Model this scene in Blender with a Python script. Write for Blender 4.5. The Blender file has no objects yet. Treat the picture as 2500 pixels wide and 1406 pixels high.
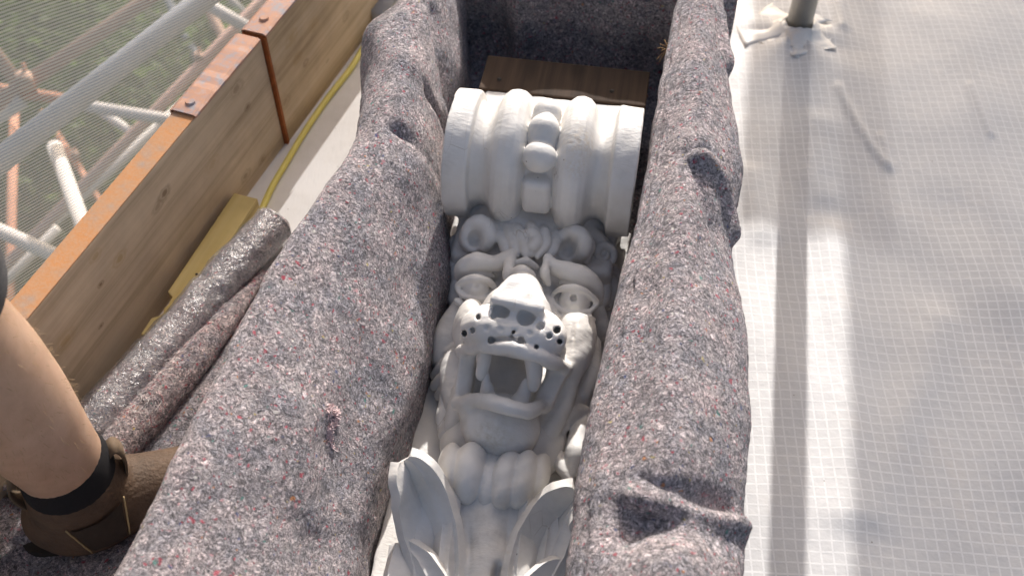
import bpy, bmesh, math, random
import numpy as np
from mathutils import Vector, Matrix, noise as mnoise
random.seed(7); np.random.seed(7)
R = math.radians
sc = bpy.context.scene
C = sc.collection

# ------------------------------------------------------------------ camera, sky, sun, exposure
PITCH, CAM_H, FPX = R(50.5), 1.25, 2544.0
cam_d = bpy.data.cameras.new('camera'); cam = bpy.data.objects.new('camera', cam_d); C.objects.link(cam)
cam_d.sensor_width = 36.0; cam_d.lens = FPX / 2500 * 36.0
cam_d.clip_start = 0.02; cam_d.clip_end = 400
cam.location = (0, 0, CAM_H); cam.rotation_euler = (R(90) - PITCH, 0, 0)
cam_d.dof.use_dof = True; cam_d.dof.focus_distance = 1.32; cam_d.dof.aperture_fstop = 5.0
sc.camera = cam

SUN_AZ, SUN_EL = R(10.5), R(31.5)            # azimuth to the right of the camera's heading (+Y)
sun_dir = Vector((math.sin(SUN_AZ) * math.cos(SUN_EL), math.cos(SUN_AZ) * math.cos(SUN_EL), math.sin(SUN_EL)))
w = bpy.data.worlds.new('World'); sc.world = w; w.use_nodes = True
wn = w.node_tree.nodes; wl = w.node_tree.links
sky = wn.new('ShaderNodeTexSky'); sky.sky_type = 'NISHITA'; sky.sun_disc = False
sky.sun_elevation = SUN_EL; sky.sun_rotation = SUN_AZ; sky.dust_density = 6.0; sky.ozone_density = 0.4
bg = wn['Background']; wl.new(sky.outputs[0], bg.inputs[0]); bg.inputs[1].default_value = 0.15
sl = bpy.data.lights.new('sun', 'SUN'); sl.energy = 4.6; sl.angle = R(0.5); sl.color = (1, 0.985, 0.96)
so = bpy.data.objects.new('sun', sl); C.objects.link(so); so.location = sun_dir * 20
so.rotation_euler = (-sun_dir).to_track_quat('-Z', 'Y').to_euler()
sc.view_settings.view_transform = 'Standard'; sc.view_settings.look = 'None'
sc.view_settings.gamma = 1.0; sc.view_settings.use_curve_mapping = False
sc.view_settings.exposure = 0.26
sc.view_settings.use_white_balance = True; sc.view_settings.white_balance_temperature = 6650; sc.view_settings.white_balance_tint = 12
sc.render.engine = 'CYCLES'
sc.cycles.use_denoising = True; sc.cycles.max_bounces = 8; sc.cycles.diffuse_bounces = 5
sc.cycles.transparent_max_bounces = 12; sc.cycles.sample_clamp_indirect = 6

# ------------------------------------------------------------------ measuring helpers (picture point + height -> place)
cT, sT = math.cos(PITCH), math.sin(PITCH)
def ray(px, py):
    a = (px - 1250) / FPX; b = -(py - 703) / FPX
    return Vector((a, cT + b * sT, -sT + b * cT))
def P(px, py, z):
    d = ray(px, py); t = (z - CAM_H) / d.z
    return Vector((d.x * t, d.y * t, z))
def D(px, py, depth):
    return Vector((0, 0, CAM_H)) + ray(px, py) * depth

# ------------------------------------------------------------------ object helpers
def tag(o, label=None, cat=None, group=None, kind=None):
    if label: o['label'] = label
    if cat: o['category'] = cat
    if group: o['group'] = group
    if kind: o['kind'] = kind
    return o
def empty(name, loc=(0, 0, 0), rz=0.0):
    o = bpy.data.objects.new(name, None); C.objects.link(o); o.location = loc
    o.rotation_euler = (0, 0, rz); o.empty_display_size = 0.05
    return o
def mesh_obj(name, verts, faces, mat, parent=None, smooth=True, loc=None):
    me = bpy.data.meshes.new(name)
    me.from_pydata([tuple(v) for v in verts], [], [tuple(f) for f in faces]); me.update()
    if smooth: me.polygons.foreach_set('use_smooth', [True] * len(me.polygons))
    o = bpy.data.objects.new(name, me); C.objects.link(o)
    if mat is not None: me.materials.append(mat)
    if parent is not None: o.parent = parent
    if loc is not None: o.location = loc
    return o
def bm_obj(name, bm, mat, parent=None, smooth=False):
    me = bpy.data.meshes.new(name); bm.to_mesh(me); bm.free()
    if smooth: me.polygons.foreach_set('use_smooth', [True] * len(me.polygons))
    o = bpy.data.objects.new(name, me); C.objects.link(o); me.materials.append(mat)
    if parent is not None: o.parent = parent
    return o
def box_bm(lo, hi, bevel=0.0, seg=2):
    bm = bmesh.new(); bmesh.ops.create_cube(bm, size=1)
    lo, hi = Vector(lo), Vector(hi)
    for v in bm.verts:
        v.co = Vector([lo[i] + (v.co[i] + 0.5) * (hi[i] - lo[i]) for i in range(3)])
    if bevel: bmesh.ops.bevel(bm, geom=list(bm.edges), offset=bevel, segments=seg, affect='EDGES', profile=0.6)
    return bm
def catmull(pts, n):
    pts = [Vector(p) for p in pts]; out = []
    q = [pts[0] * 2 - pts[1]] + pts + [pts[-1] * 2 - pts[-2]]
    for i in range(len(pts) - 1):
        p0, p1, p2, p3 = q[i:i + 4]
        for k in range(n):
            t = k / n
            out.append(0.5 * ((2 * p1) + (-p0 + p2) * t + (2 * p0 - 5 * p1 + 4 * p2 - p3) * t * t + (-p0 + 3 * p1 - 3 * p2 + p3) * t ** 3))
    out.append(pts[-1]); return out
def tube_geo(path, rad, seg=16, caps=True):
    """a tube along path; rad is a number or a list"""
    path = [Vector(p) for p in path]; n = len(path)
    rad = [rad] * n if not hasattr(rad, '__len__') else rad
    V, Fc = [], []
    t0 = (path[1] - path[0]).normalized()
    side = t0.orthogonal().normalized()
    for i, p in enumerate(path):
        t = (path[min(i + 1, n - 1)] - path[max(i - 1, 0)]).normalized()
        side = (side - t * side.dot(t)).normalized(); up = t.cross(side)
        for k in range(seg):
            a = 2 * math.pi * k / seg
            V.append(p + (side * math.cos(a) + up * math.sin(a)) * rad[i])
    for i in range(n - 1):
        for k in range(seg):
            a, b = i * seg + k, i * seg + (k + 1) % seg
            Fc.append((a, b, b + seg, a + seg))
    if caps:
        Fc.append(tuple(range(seg - 1, -1, -1))); Fc.append(tuple(range((n - 1) * seg, n * seg)))
    return V, Fc

# ------------------------------------------------------------------ materials
class NT:
    def __init__(s, name):
        s.m = bpy.data.materials.new(name); s.m.use_nodes = True
        s.t = s.m.node_tree; s.n = s.t.nodes; s.l = s.t.links
        s.b = s.n['Principled BSDF']; s.out = s.n['Material Output']
        s.tc = s.n.new('ShaderNodeTexCoord').outputs['Object']
    def link(s, a, b): s.l.new(a, b)
    def mapping(s, scale=(1, 1, 1), rot=(0, 0, 0), src=None):
        m = s.n.new('ShaderNodeMapping'); m.inputs['Scale'].default_value = scale; m.inputs['Rotation'].default_value = rot
        s.link(src or s.tc, m.inputs[0]); return m.outputs[0]
    def noise(s, scale, detail=4, rough=0.55, vec=None, dist=0.0, col=False):
        n = s.n.new('ShaderNodeTexNoise'); n.inputs['Scale'].default_value = scale
        n.inputs['Detail'].default_value = detail; n.inputs['Roughness'].default_value = rough
        n.inputs['Distortion'].default_value = dist
        s.link(vec or s.tc, n.inputs['Vector']); return n.outputs['Color' if col else 'Fac']
    def vor(s, scale, feature='F1', vec=None, rnd=1.0):
        n = s.n.new('ShaderNodeTexVoronoi'); n.feature = feature; n.inputs['Scale'].default_value = scale
        n.inputs['Randomness'].default_value = rnd
        s.link(vec or s.tc, n.inputs['Vector']); return n
    def ramp(s, fac, stops, interp='LINEAR'):
        r = s.n.new('ShaderNodeValToRGB'); r.color_ramp.interpolation = interp
        els = r.color_ramp.elements
        while len(els) < len(stops): els.new(0.5)
        for e, (p, c) in zip(els, stops):
            e.position = p; e.color = (*c, 1) if hasattr(c, '__len__') else (c, c, c, 1)
        s.link(fac, r.inputs[0]); return r.outputs[0]
    def mix(s, fac, a, b, mode='MIX'):
        m = s.n.new('ShaderNodeMix'); m.data_type = 'RGBA'; m.blend_type = mode
        for sock, val in ((m.inputs[0], fac), (m.inputs[6], a), (m.inputs[7], b)):
            if hasattr(val, 'is_output'): s.link(val, sock)
            elif hasattr(val, '__len__'): sock.default_value = (*val, 1)
            else: sock.default_value = val
        return m.outputs[2]
    def math(s, op, a, b=None, c=None):
        m = s.n.new('ShaderNodeMath'); m.operation = op
        for i, v in enumerate((a, b, c)):
            if v is None: continue
            if hasattr(v, 'is_output'): s.link(v, m.inputs[i])
            else: m.inputs[i].default_value = v
        return m.outputs[0]
    def bump(s, h, strength=0.5, dist=0.002, prev=None):
        b = s.n.new('ShaderNodeBump'); b.inputs['Strength'].default_value = strength; b.inputs['Distance'].default_value = dist
        s.link(h, b.inputs['Height'])
        if prev is not None: s.link(prev, b.inputs['Normal'])
        return b.outputs[0]
    def set(s, **k):
        for n, v in k.items():
            i = s.b.inputs[n.replace('_', ' ')]
            if hasattr(v, 'is_output'): s.link(v, i)
            elif hasattr(v, '__len__'): i.default_value = (*v, 1) if i.type == 'RGBA' else v
            else: i.default_value = v
        return s

def felt_colour(t, tint=(1, 1, 1)):
    warp = t.n.new('ShaderNodeVectorMath'); warp.operation = 'MULTIPLY_ADD'
    t.link(t.noise(60, 3, 0.6, col=True), warp.inputs[0]); warp.inputs[1].default_value = (0.016,) * 3; t.link(t.tc, warp.inputs[2])
    v = warp.outputs[0]
    fine = t.noise(300, 5, 0.74, v, 0.5)
    mid = t.noise(110, 4, 0.62, v)
    big = t.noise(22, 3, 0.55)
    base = t.ramp(fine, [(0.32, (0.028, 0.027, 0.028)), (0.43, (0.18, 0.17, 0.172)), (0.52, (0.38, 0.36, 0.357)), (0.62, (0.86, 0.82, 0.81))])
    clump = t.ramp(mid, [(0.30, (0.34, 0.35, 0.37)), (0.44, (0.80, 0.78, 0.80)), (0.56, (1.05, 1.0, 1.0)), (0.70, (1.55, 1.44, 1.42))])
    col = t.mix(1.0, base, clump, 'MULTIPLY')
    hue = t.ramp(big, [(0.35, (0.74, 0.77, 0.85)), (0.5, (1.03, 1.0, 1.03)), (0.68, (1.14, 1.04, 1.06))])
    col = t.mix(1.0, col, hue, 'MULTIPLY')
    tuft = t.noise(44, 5, 0.68, v, 0.8)
    col = t.mix(t.ramp(tuft, [(0.54, 0.0), (0.68, 0.55)]), col, (0.52, 0.475, 0.475)); col = t.mix(t.ramp(tuft, [(0.30, 0.5), (0.42, 0.0)]), col, (0.055, 0.052, 0.06))
    # curly pale threads
    th = t.vor(55, 'DISTANCE_TO_EDGE', vec=v)
    gate = t.ramp(t.noise(38, 2, 0.5), [(0.56, 0.0), (0.62, 1.0)])
    thr = t.math('MULTIPLY', t.ramp(th.outputs['Distance'], [(0.012, 1.0), (0.03, 0.0)]), gate)
    col = t.mix(t.math('MULTIPLY', thr, 0.55), col, (0.62, 0.55, 0.55))
    # coloured rag flecks of three sizes
    for scale, thr0, amt in ((85, 0.20, 0.15), (190, 0.28, 0.16), (48, 0.12, 0.13)):
        vo = t.vor(scale, vec=v)
        spot = t.ramp(vo.outputs['Distance'], [(thr0 * 0.6, 1.0), (thr0 * 1.25, 0.0)])
        sep = t.n.new('ShaderNodeSeparateColor'); t.link(vo.outputs['Color'], sep.inputs[0])
        pick = t.math('LESS_THAN', sep.outputs[0], amt * 2.2)
        fc = t.ramp(sep.outputs[1], [(0.0, (0.40, 0.02, 0.05)), (0.2, (0.55, 0.05, 0.09)), (0.38, (0.62, 0.30, 0.33)), (0.52, (0.75, 0.72, 0.68)),
                                    (0.66, (0.03, 0.03, 0.04)), (0.78, (0.03, 0.06, 0.20)), (0.87, (0.04, 0.24, 0.20)), (0.93, (0.60, 0.22, 0.05)), (0.97, (0.6, 0.48, 0.1))], 'CONSTANT')
        col = t.mix(t.math('MULTIPLY', t.math('MULTIPLY', spot, pick), 0.85), col, fc)
    if tint != (1, 1, 1): col = t.mix(1.0, col, tint, 'MULTIPLY')
    h = t.math('ADD', t.math('MULTIPLY', fine, 1.0), t.math('MULTIPLY', mid, 0.7))
    return col, h
def make_felt(name, tint=(1, 1, 1)):
    t = NT(name); col, h = felt_colour(t, tint)
    t.set(Base_Color=col, Roughness=1.0, Sheen_Weight=0.25, Sheen_Roughness=0.6, Specular_IOR_Level=0.1)
    t.set(Normal=t.bump(h, 1.0, 0.0055)); return t.m
M = {}
M['felt'] = make_felt('felt')
M['felt_roll'] = make_felt('felt_roll', (1.35, 1.25, 1.2))

def plain(name, col, rough=0.6, metal=0.0, var=0.25, scale=40, bump=0.2, bdist=0.001, spec=0.5):
    t = NT(name); n = t.noise(scale, 5, 0.6)
    c = t.mix(n, tuple(x * (1 - var) for x in col), tuple(min(1, x * (1 + var)) for x in col))
    t.set(Base_Color=c, Roughness=rough, Metallic=metal, Specular_IOR_Level=spec, Normal=t.bump(t.noise(scale * 6, 4), bump, bdist))
    return t.m
KA = R(9.5); O0 = Vector((0.046, 1.08, 0.03))          # where the corbel lies and its heading
ku = Vector((math.cos(KA), -math.sin(KA), 0)); kv = Vector((math.sin(KA), math.cos(KA), 0))
def spot_pos(px, py, w_):
    p = P(px, py, O0.z + w_) - O0; return (p.dot(ku), p.dot(kv), w_)
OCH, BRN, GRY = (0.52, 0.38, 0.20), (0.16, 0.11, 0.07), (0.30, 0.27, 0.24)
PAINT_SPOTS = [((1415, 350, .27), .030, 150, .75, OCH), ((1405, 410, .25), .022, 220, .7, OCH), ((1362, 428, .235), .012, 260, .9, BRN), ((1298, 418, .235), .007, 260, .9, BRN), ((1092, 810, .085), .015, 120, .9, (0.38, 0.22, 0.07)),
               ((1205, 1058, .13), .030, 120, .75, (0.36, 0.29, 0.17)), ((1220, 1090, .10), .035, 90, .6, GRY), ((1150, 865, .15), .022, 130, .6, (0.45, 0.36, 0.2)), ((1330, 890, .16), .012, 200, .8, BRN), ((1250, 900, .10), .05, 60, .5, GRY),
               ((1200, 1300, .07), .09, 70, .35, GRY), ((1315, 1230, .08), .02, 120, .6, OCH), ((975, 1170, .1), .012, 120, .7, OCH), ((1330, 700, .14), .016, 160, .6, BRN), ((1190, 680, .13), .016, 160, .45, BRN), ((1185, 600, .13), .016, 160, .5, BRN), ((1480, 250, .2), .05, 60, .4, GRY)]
def paint(name='white_paint'):
    t = NT(name)
    big = t.noise(14, 5, 0.6); fine = t.noise(120, 4, 0.6)
    col = t.ramp(big, [(0.3, (0.59, 0.565, 0.525)), (0.5, (0.69, 0.67, 0.635)), (0.7, (0.735, 0.72, 0.695))])
    # worn ochre timber showing through in a few rubbed places
    wear = t.math('MULTIPLY', t.ramp(t.noise(17, 3, 0.5), [(0.68, 0.0), (0.76, 1.0)]), t.ramp(t.noise(160, 4, 0.7), [(0.46, 0.0), (0.62, 1.0)]))
    col = t.mix(t.math('MULTIPLY', wear, 0.55), col, (0.55, 0.40, 0.22))
    # hairline cracks and dirt flecks
    crk = t.vor(26, 'DISTANCE_TO_EDGE', vec=t.mapping((2.2, 0.35, 1.2)))
    cg = t.ramp(t.noise(11, 2), [(0.60, 0.0), (0.66, 1.0)])
    cl = t.math('MULTIPLY', t.ramp(crk.outputs['Distance'], [(0.004, 1.0), (0.014, 0.0)]), cg)
    col = t.mix(t.math('MULTIPLY', cl, 0.5), col, (0.33, 0.27, 0.20))
    dirt = t.vor(60); dp = t.ramp(dirt.outputs['Distance'], [(0.05, 1.0), (0.09, 0.0)])
    sep = t.n.new('ShaderNodeSeparateColor'); t.link(dirt.outputs['Color'], sep.inputs[0])
    dp = t.math('MULTIPLY', dp, t.math('LESS_THAN', sep.outputs[0], 0.07))
    col = t.mix(t.math('MULTIPLY', dp, 0.8), col, (0.18, 0.15, 0.12))
    # stains, rubbed places and grey patches at fixed spots, some in hollows
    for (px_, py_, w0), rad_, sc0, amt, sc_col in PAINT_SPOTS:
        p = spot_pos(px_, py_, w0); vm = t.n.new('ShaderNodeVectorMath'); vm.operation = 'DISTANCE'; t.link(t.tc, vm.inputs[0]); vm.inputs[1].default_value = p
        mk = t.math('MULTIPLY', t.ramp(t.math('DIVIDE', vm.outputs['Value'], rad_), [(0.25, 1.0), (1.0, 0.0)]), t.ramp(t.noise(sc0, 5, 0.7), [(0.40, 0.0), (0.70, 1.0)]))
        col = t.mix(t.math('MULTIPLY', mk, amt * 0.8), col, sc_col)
    h = t.math('ADD', t.math('MULTIPLY', t.noise(90, 4, 0.6, t.mapping((1, 2.6, 1))), 0.8), t.math('MULTIPLY', t.noise(30, 3), 1.2))
    t.set(Base_Color=col, Roughness=t.ramp(fine, [(0.3, 0.42), (0.7, 0.62)]), Specular_IOR_Level=0.4, Normal=t.bump(h, 0.5, 0.0018))
    return t.m
M['paint'] = paint()
def wood(name, c0, c1, c2, axis=1, ring=22.0, rough=0.7, knots=True, streak=90, wavew=0.35, spots=()):
    t = NT(name)
    sc_ = [streak, streak, streak]; sc_[axis] = 3.0
    v = t.mapping(tuple(sc_))
    warp = t.noise(3.0, 3, 0.5, t.mapping((1, 1, 1)))
    wv = t.n.new('ShaderNodeTexWave'); wv.wave_type = 'BANDS'; wv.bands_direction = 'Z'
    wv.inputs['Scale'].default_value = ring; wv.inputs['Distortion'].default_value = 5.0; wv.inputs['Detail'].default_value = 3
    wv.inputs['Detail Scale'].default_value = 0.6
    s2 = [1.0, 1.0, 1.0]; s2[axis] = 0.12
    t.link(t.mapping(tuple(s2)), wv.inputs['Vector'])
    g = t.noise(1.0, 6, 0.65, v)
    col = t.ramp(t.math('ADD', t.math('MULTIPLY', wv.outputs['Fac'], wavew), t.math('MULTIPLY', g, 1 - wavew)), [(0.25, c0), (0.5, c1), (0.8, c2)])
    st = t.ramp(t.noise(7, 4, 0.6), [(0.35, (0.84, 0.82, 0.80)), (0.6, (1.05, 1.03, 1.0))])
    col = t.mix(1.0, col, st, 'MULTIPLY')
    if knots:
        s3 = [9.0, 9.0, 9.0]; s3[axis] = 4.0
        kv = t.vor(1.0, vec=t.mapping(tuple(s3)))
        k = t.ramp(kv.outputs['Distance'], [(0.06, 1.0), (0.15, 0.0)])
        col = t.mix(t.math('MULTIPLY', k, 0.5), col, tuple(x * 0.45 for x in c0))
    for pos, rad_, amt, kc in spots:
        vm = t.n.new('ShaderNodeVectorMath'); vm.operation = 'DISTANCE'; mp = t.mapping((1, 0.6, 1)); t.link(mp, vm.inputs[0]); vm.inputs[1].default_value = (pos[0], pos[1] * 0.6, pos[2])
        dd = t.math('ADD', t.math('DIVIDE', vm.outputs['Value'], rad_), t.math('MULTIPLY', t.noise(90, 3), 0.5))
        col = t.mix(t.math('MULTIPLY', t.ramp(dd, [(0.45, 1.0), (0.62, 0.25), (0.75, 0.55), (1.1, 0.0)]), amt), col, kc)
    t.set(Base_Color=col, Roughness=rough, Specular_IOR_Level=0.3, Normal=t.bump(g, 0.35, 0.0012)); return t.m
M['board'] = wood('scaffold_board_wood', (0.46, 0.36, 0.24), (0.64, 0.52, 0.37), (0.72, 0.61, 0.46), axis=1, ring=5, wavew=0.12)
BA = math.atan2(0.20, 0.552)                         # heading of the toe boards, to the right of +Y
bdir = Vector((math.sin(BA), math.cos(BA), 0)); bnor = Vector((math.cos(BA), -math.sin(BA), 0))   # bnor points inboard
B0 = P(697, 350, 0)                                  # joint of the two boards, at the foot of the inner face
def board_spot(px, py, s_end):
    d = ray(px, py); o_ = Vector((0, 0, CAM_H)); t_ = (B0 - o_).dot(bnor) / d.dot(bnor); p = o_ + d * t_ - (B0 + bdir * s_end); return (0.0, p.dot(bdir), p.z + 0.05)
KN, ST_ = (0.20, 0.12, 0.06), (0.42, 0.27, 0.10)
M['board_near'] = wood('near_board_wood', (0.44, 0.34, 0.22), (0.63, 0.51, 0.36), (0.72, 0.61, 0.46), axis=1, ring=5, wavew=0.14, knots=False, spots=[(board_spot(x, y, -0.003), rd, am, kc) for x, y, rd, am, kc in
    ((401, 474, .016, .75, KN), (385, 505, .014, .4, KN), (577, 218, .020, .45, KN), (604, 262, .010, .7, KN), (246, 694, .007, .8, KN), (247, 795, .006, .8, KN), (292, 632, .016, .55, ST_), (233, 625, .014, .4, ST_), (600, 430, .016, .5, KN), (520, 400, .02, .3, ST_), (640, 390, .012, .4, KN), (160, 830, .02, .4, ST_))])
M['board_far'] = wood('far_board_wood', (0.40, 0.30, 0.18), (0.58, 0.45, 0.29), (0.68, 0.56, 0.40), axis=1, ring=5, wavew=0.14, knots=False, spots=[(board_spot(x, y, 0.003), rd, am, kc) for x, y, rd, am, kc in
    ((742, 152, .012, .8, KN), (706, 92, .022, .5, ST_), (722, 140, .016, .5, ST_), (795, 148, .008, .6, KN), (690, 250, .02, .4, KN), (840, 40, .015, .5, KN), (655, 180, .02, .4, KN), (760, 60, .02, .35, ST_))])
M['batten'] = wood('treated_batten_wood', (0.44, 0.33, 0.12), (0.62, 0.49, 0.20), (0.70, 0.58, 0.28), axis=1, ring=16, knots=False)
M['oldwood'] = wood('old_brown_wood', (0.035, 0.023, 0.016), (0.075, 0.048, 0.032), (0.115, 0.080, 0.056), axis=1, ring=6, rough=0.85)
M['rustpaint'] = None
def rust_top():
    t = NT('orange_painted_board_edge')
    n = t.noise(26, 6, 0.65); f = t.noise(220, 4, 0.7)
    col = t.ramp(n, [(0.3, (0.40, 0.30, 0.24)), (0.48, (0.55, 0.28, 0.13)), (0.7, (0.62, 0.27, 0.09))])
    col = t.mix(t.ramp(f, [(0.4, 0.0), (0.75, 0.45)]), col, (0.52, 0.40, 0.30))
    t.set(Base_Color=col, Roughness=0.85, Normal=t.bump(f, 0.5, 0.001)); return t.m
M['rustpaint'] = rust_top()
def strap_mat():
    t = NT('rusty_painted_strap'); n = t.noise(55, 5, 0.6)
    col = t.ramp(n, [(0.36, (0.36, 0.34, 0.36)), (0.47, (0.48, 0.30, 0.24)), (0.6, (0.56, 0.30, 0.19)), (0.74, (0.50, 0.37, 0.33))])
    t.set(Base_Color=col, Roughness=0.6, Metallic=0.1, Normal=t.bump(n, 0.4, 0.001)); return t.m
M['strap'] = strap_mat()
M['rust'] = plain('bright_rust', (0.33, 0.10, 0.025), 0.9, 0, 0.5, 90, 0.4)
M['galv'] = plain('galvanised_steel', (0.42, 0.42, 0.40), 0.45, 0.75, 0.3, 25, 0.2)
M['tube_grey'] = plain('weathered_grey_tube', (0.52, 0.53, 0.55), 0.6, 0.1, 0.25, 18, 0.2)
M['tube_white'] = plain('pale_tube', (0.76, 0.71, 0.66), 0.6, 0.0, 0.15, 12, 0.1)
M['tube_orange'] = plain('orange_rusty_tube', (0.55, 0.26, 0.16), 0.8, 0.0, 0.4, 8, 0.2)
M['tube_pink'] = plain('pinkish_primed_tube', (0.70, 0.45, 0.37), 0.8, 0.0, 0.3, 9, 0.2)
M['tube_brown'] = plain('brown_rusty_tube', (0.42, 0.28, 0.21), 0.85, 0.0, 0.4, 10, 0.3)
def ledge_mat():
    t = NT('white_painted_ledge'); n = t.noise(9, 5, 0.6)
    col = t.ramp(n, [(0.3, (0.70, 0.68, 0.65)), (0.55, (0.80, 0.785, 0.765)), (0.8, (0.83, 0.82, 0.80))])
    vo = t.vor(70); s = t.n.new('ShaderNodeSeparateColor'); t.link(vo.outputs['Color'], s.inputs[0])
    sp = t.math('MULTIPLY', t.ramp(vo.outputs['Distance'], [(0.06, 1.0), (0.12, 0.0)]), t.math('LESS_THAN', s.outputs[0], 0.06))
    col = t.mix(t.math('MULTIPLY', sp, 0.5), col, (0.25, 0.2, 0.16))
    t.set(Base_Color=col, Roughness=0.6, Normal=t.bump(t.noise(60, 4, 0.6, t.mapping((3, 0.6, 1))), 0.4, 0.001)); return t.m
M['ledge'] = ledge_mat()
M['cable'] = plain('yellow_cable_sheath', (0.78, 0.68, 0.17), 0.5, 0, 0.12, 30, 0.1)
M['greypipe'] = plain('grey_plastic_pipe', (0.45, 0.46, 0.47), 0.5, 0, 0.1, 30, 0.1)
M['skin'] = None
def skin():
    t = NT('skin'); n = t.noise(28, 4, 0.6); f = t.noise(420, 3, 0.6)
    col = t.ramp(n, [(0.3, (0.52, 0.335, 0.225)), (0.55, (0.61, 0.41, 0.29)), (0.75, (0.66, 0.455, 0.33))])
    vo = t.vor(45); s = t.n.new('ShaderNodeSeparateColor'); t.link(vo.outputs['Color'], s.inputs[0])
    sp = t.math('MULTIPLY', t.ramp(vo.outputs['Distance'], [(0.03, 1.0), (0.06, 0.0)]), t.math('LESS_THAN', s.outputs[0], 0.12))
    col = t.mix(t.math('MULTIPLY', sp, 0.45), col, (0.28, 0.10, 0.06))
    t.set(Base_Color=col, Roughness=0.5, Subsurface_Weight=0.15, Subsurface_Radius=(0.012, 0.005, 0.003), Specular_IOR_Level=0.35, Normal=t.bump(f, 0.25, 0.0006))
    t.b.inputs['Subsurface Scale'].default_value = 0.5
    return t.m
M['skin'] = skin()
M['sock'] = plain('black_sock_knit', (0.012, 0.012, 0.015), 0.95, 0, 0.4, 300, 0.6, 0.001)
M['boot'] = plain('brown_nubuck', (0.115, 0.073, 0.046), 0.7, 0, 0.75, 26, 0.8, 0.003)
M['boot_tan'] = plain('tan_nubuck', (0.16, 0.115, 0.075), 0.8, 0, 0.3, 25, 0.3, 0.0008)
M['elastic'] = plain('dark_elastic', (0.055, 0.04, 0.03), 0.9, 0, 0.3, 200, 0.5, 0.0008)
M['sole'] = plain('boot_sole_rubber', (0.03, 0.025, 0.02), 0.8)
M['stitch'] = plain('tan_stitching', (0.50, 0.38, 0.20), 0.8)
M['shorts'] = plain('grey_shorts_cloth', (0.085, 0.085, 0.09), 0.95, 0, 0.3, 200, 0.5, 0.001)
M['shirt'] = plain('navy_shirt_cloth', (0.05, 0.06, 0.09), 0.95, 0, 0.3, 120, 0.5, 0.001)
M['hair'] = plain('brown_hair', (0.06, 0.04, 0.025), 0.7, 0, 0.4, 120, 0.6, 0.002)
M['tape'] = plain('white_tape', (0.74, 0.72, 0.68), 0.4, 0, 0.07, 30, 0.2)
M['yarn'] = plain('pink_wool', (0.86, 0.64, 0.64), 1.0, 0, 0.25, 300, 0.6, 0.002)
M['ply'] = wood('crate_plywood', (0.30, 0.20, 0.11), (0.42, 0.30, 0.18), (0.50, 0.38, 0.25), axis=1)
M['soil'] = plain('ground_soil', (0.055, 0.06, 0.035), 1.0, 0, 0.5, 1.2, 0.4, 0.02)
M['bark'] = plain('tree_bark', (0.09, 0.07, 0.05), 0.95, 0, 0.4, 12, 0.6, 0.01)
M['masonry'] = plain('pale_render_wall', (0.5, 0.47, 0.42), 0.9, 0, 0.15, 3, 0.3, 0.002)

def sheet_mat():
    t = NT('reinforced_white_sheeting')
    wig = t.n.new('ShaderNodeVectorMath'); wig.operation = 'MULTIPLY_ADD'
    t.link(t.noise(5, 2, 0.5, col=True), wig.inputs[0]); wig.inputs[1].default_value = (0.012, 0.012, 0); t.link(t.tc, wig.inputs[2])
    s = t.n.new('ShaderNodeSeparateXYZ'); t.link(wig.outputs[0], s.inputs[0])
    def lines(co, period, w):
        f = t.math('FRACT', t.math('DIVIDE', co, period))
        return t.math('LESS_THAN', f, w)
    lx = lines(s.outputs[0], 0.0150, 0.16); ly = lines(s.outputs[1], 0.0155, 0.16)
    ln = t.math('MAXIMUM', lx, ly)
    n = t.noise(3.5, 5, 0.6)
    film = t.ramp(n, [(0.3, (0.50, 0.492, 0.485)), (0.5, (0.545, 0.54, 0.532)), (0.7, (0.58, 0.575, 0.567))])
    stain = t.ramp(t.noise(6, 4, 0.6), [(0.58, 0.0), (0.75, 0.5)])
    film = t.mix(stain, film, (0.62, 0.57, 0.52))
    col = t.mix(t.math('MULTIPLY', ln, 0.62), film, (0.70, 0.695, 0.685))
    vo = t.vor(38); ss = t.n.new('ShaderNodeSeparateColor'); t.link(vo.outputs['Color'], ss.inputs[0])
    sp = t.math('MULTIPLY', t.ramp(vo.outputs['Distance'], [(0.03, 1.0), (0.06, 0.0)]), t.math('LESS_THAN', ss.outputs[0], 0.10))
    col = t.mix(t.math('MULTIPLY', sp, 0.7), col, (0.22, 0.19, 0.15))
    h = t.math('ADD', t.math('MULTIPLY', ln, 0.35), t.math('MULTIPLY', t.noise(48, 3, 0.6), 1.5))
    t.set(Base_Color=col, Roughness=t.ramp(t.noise(30, 3), [(0.35, 0.48), (0.7, 0.62)]), Specular_IOR_Level=0.16, Normal=t.bump(h, 0.5, 0.0016)); return t.m
M['sheet'] = sheet_mat()
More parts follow.
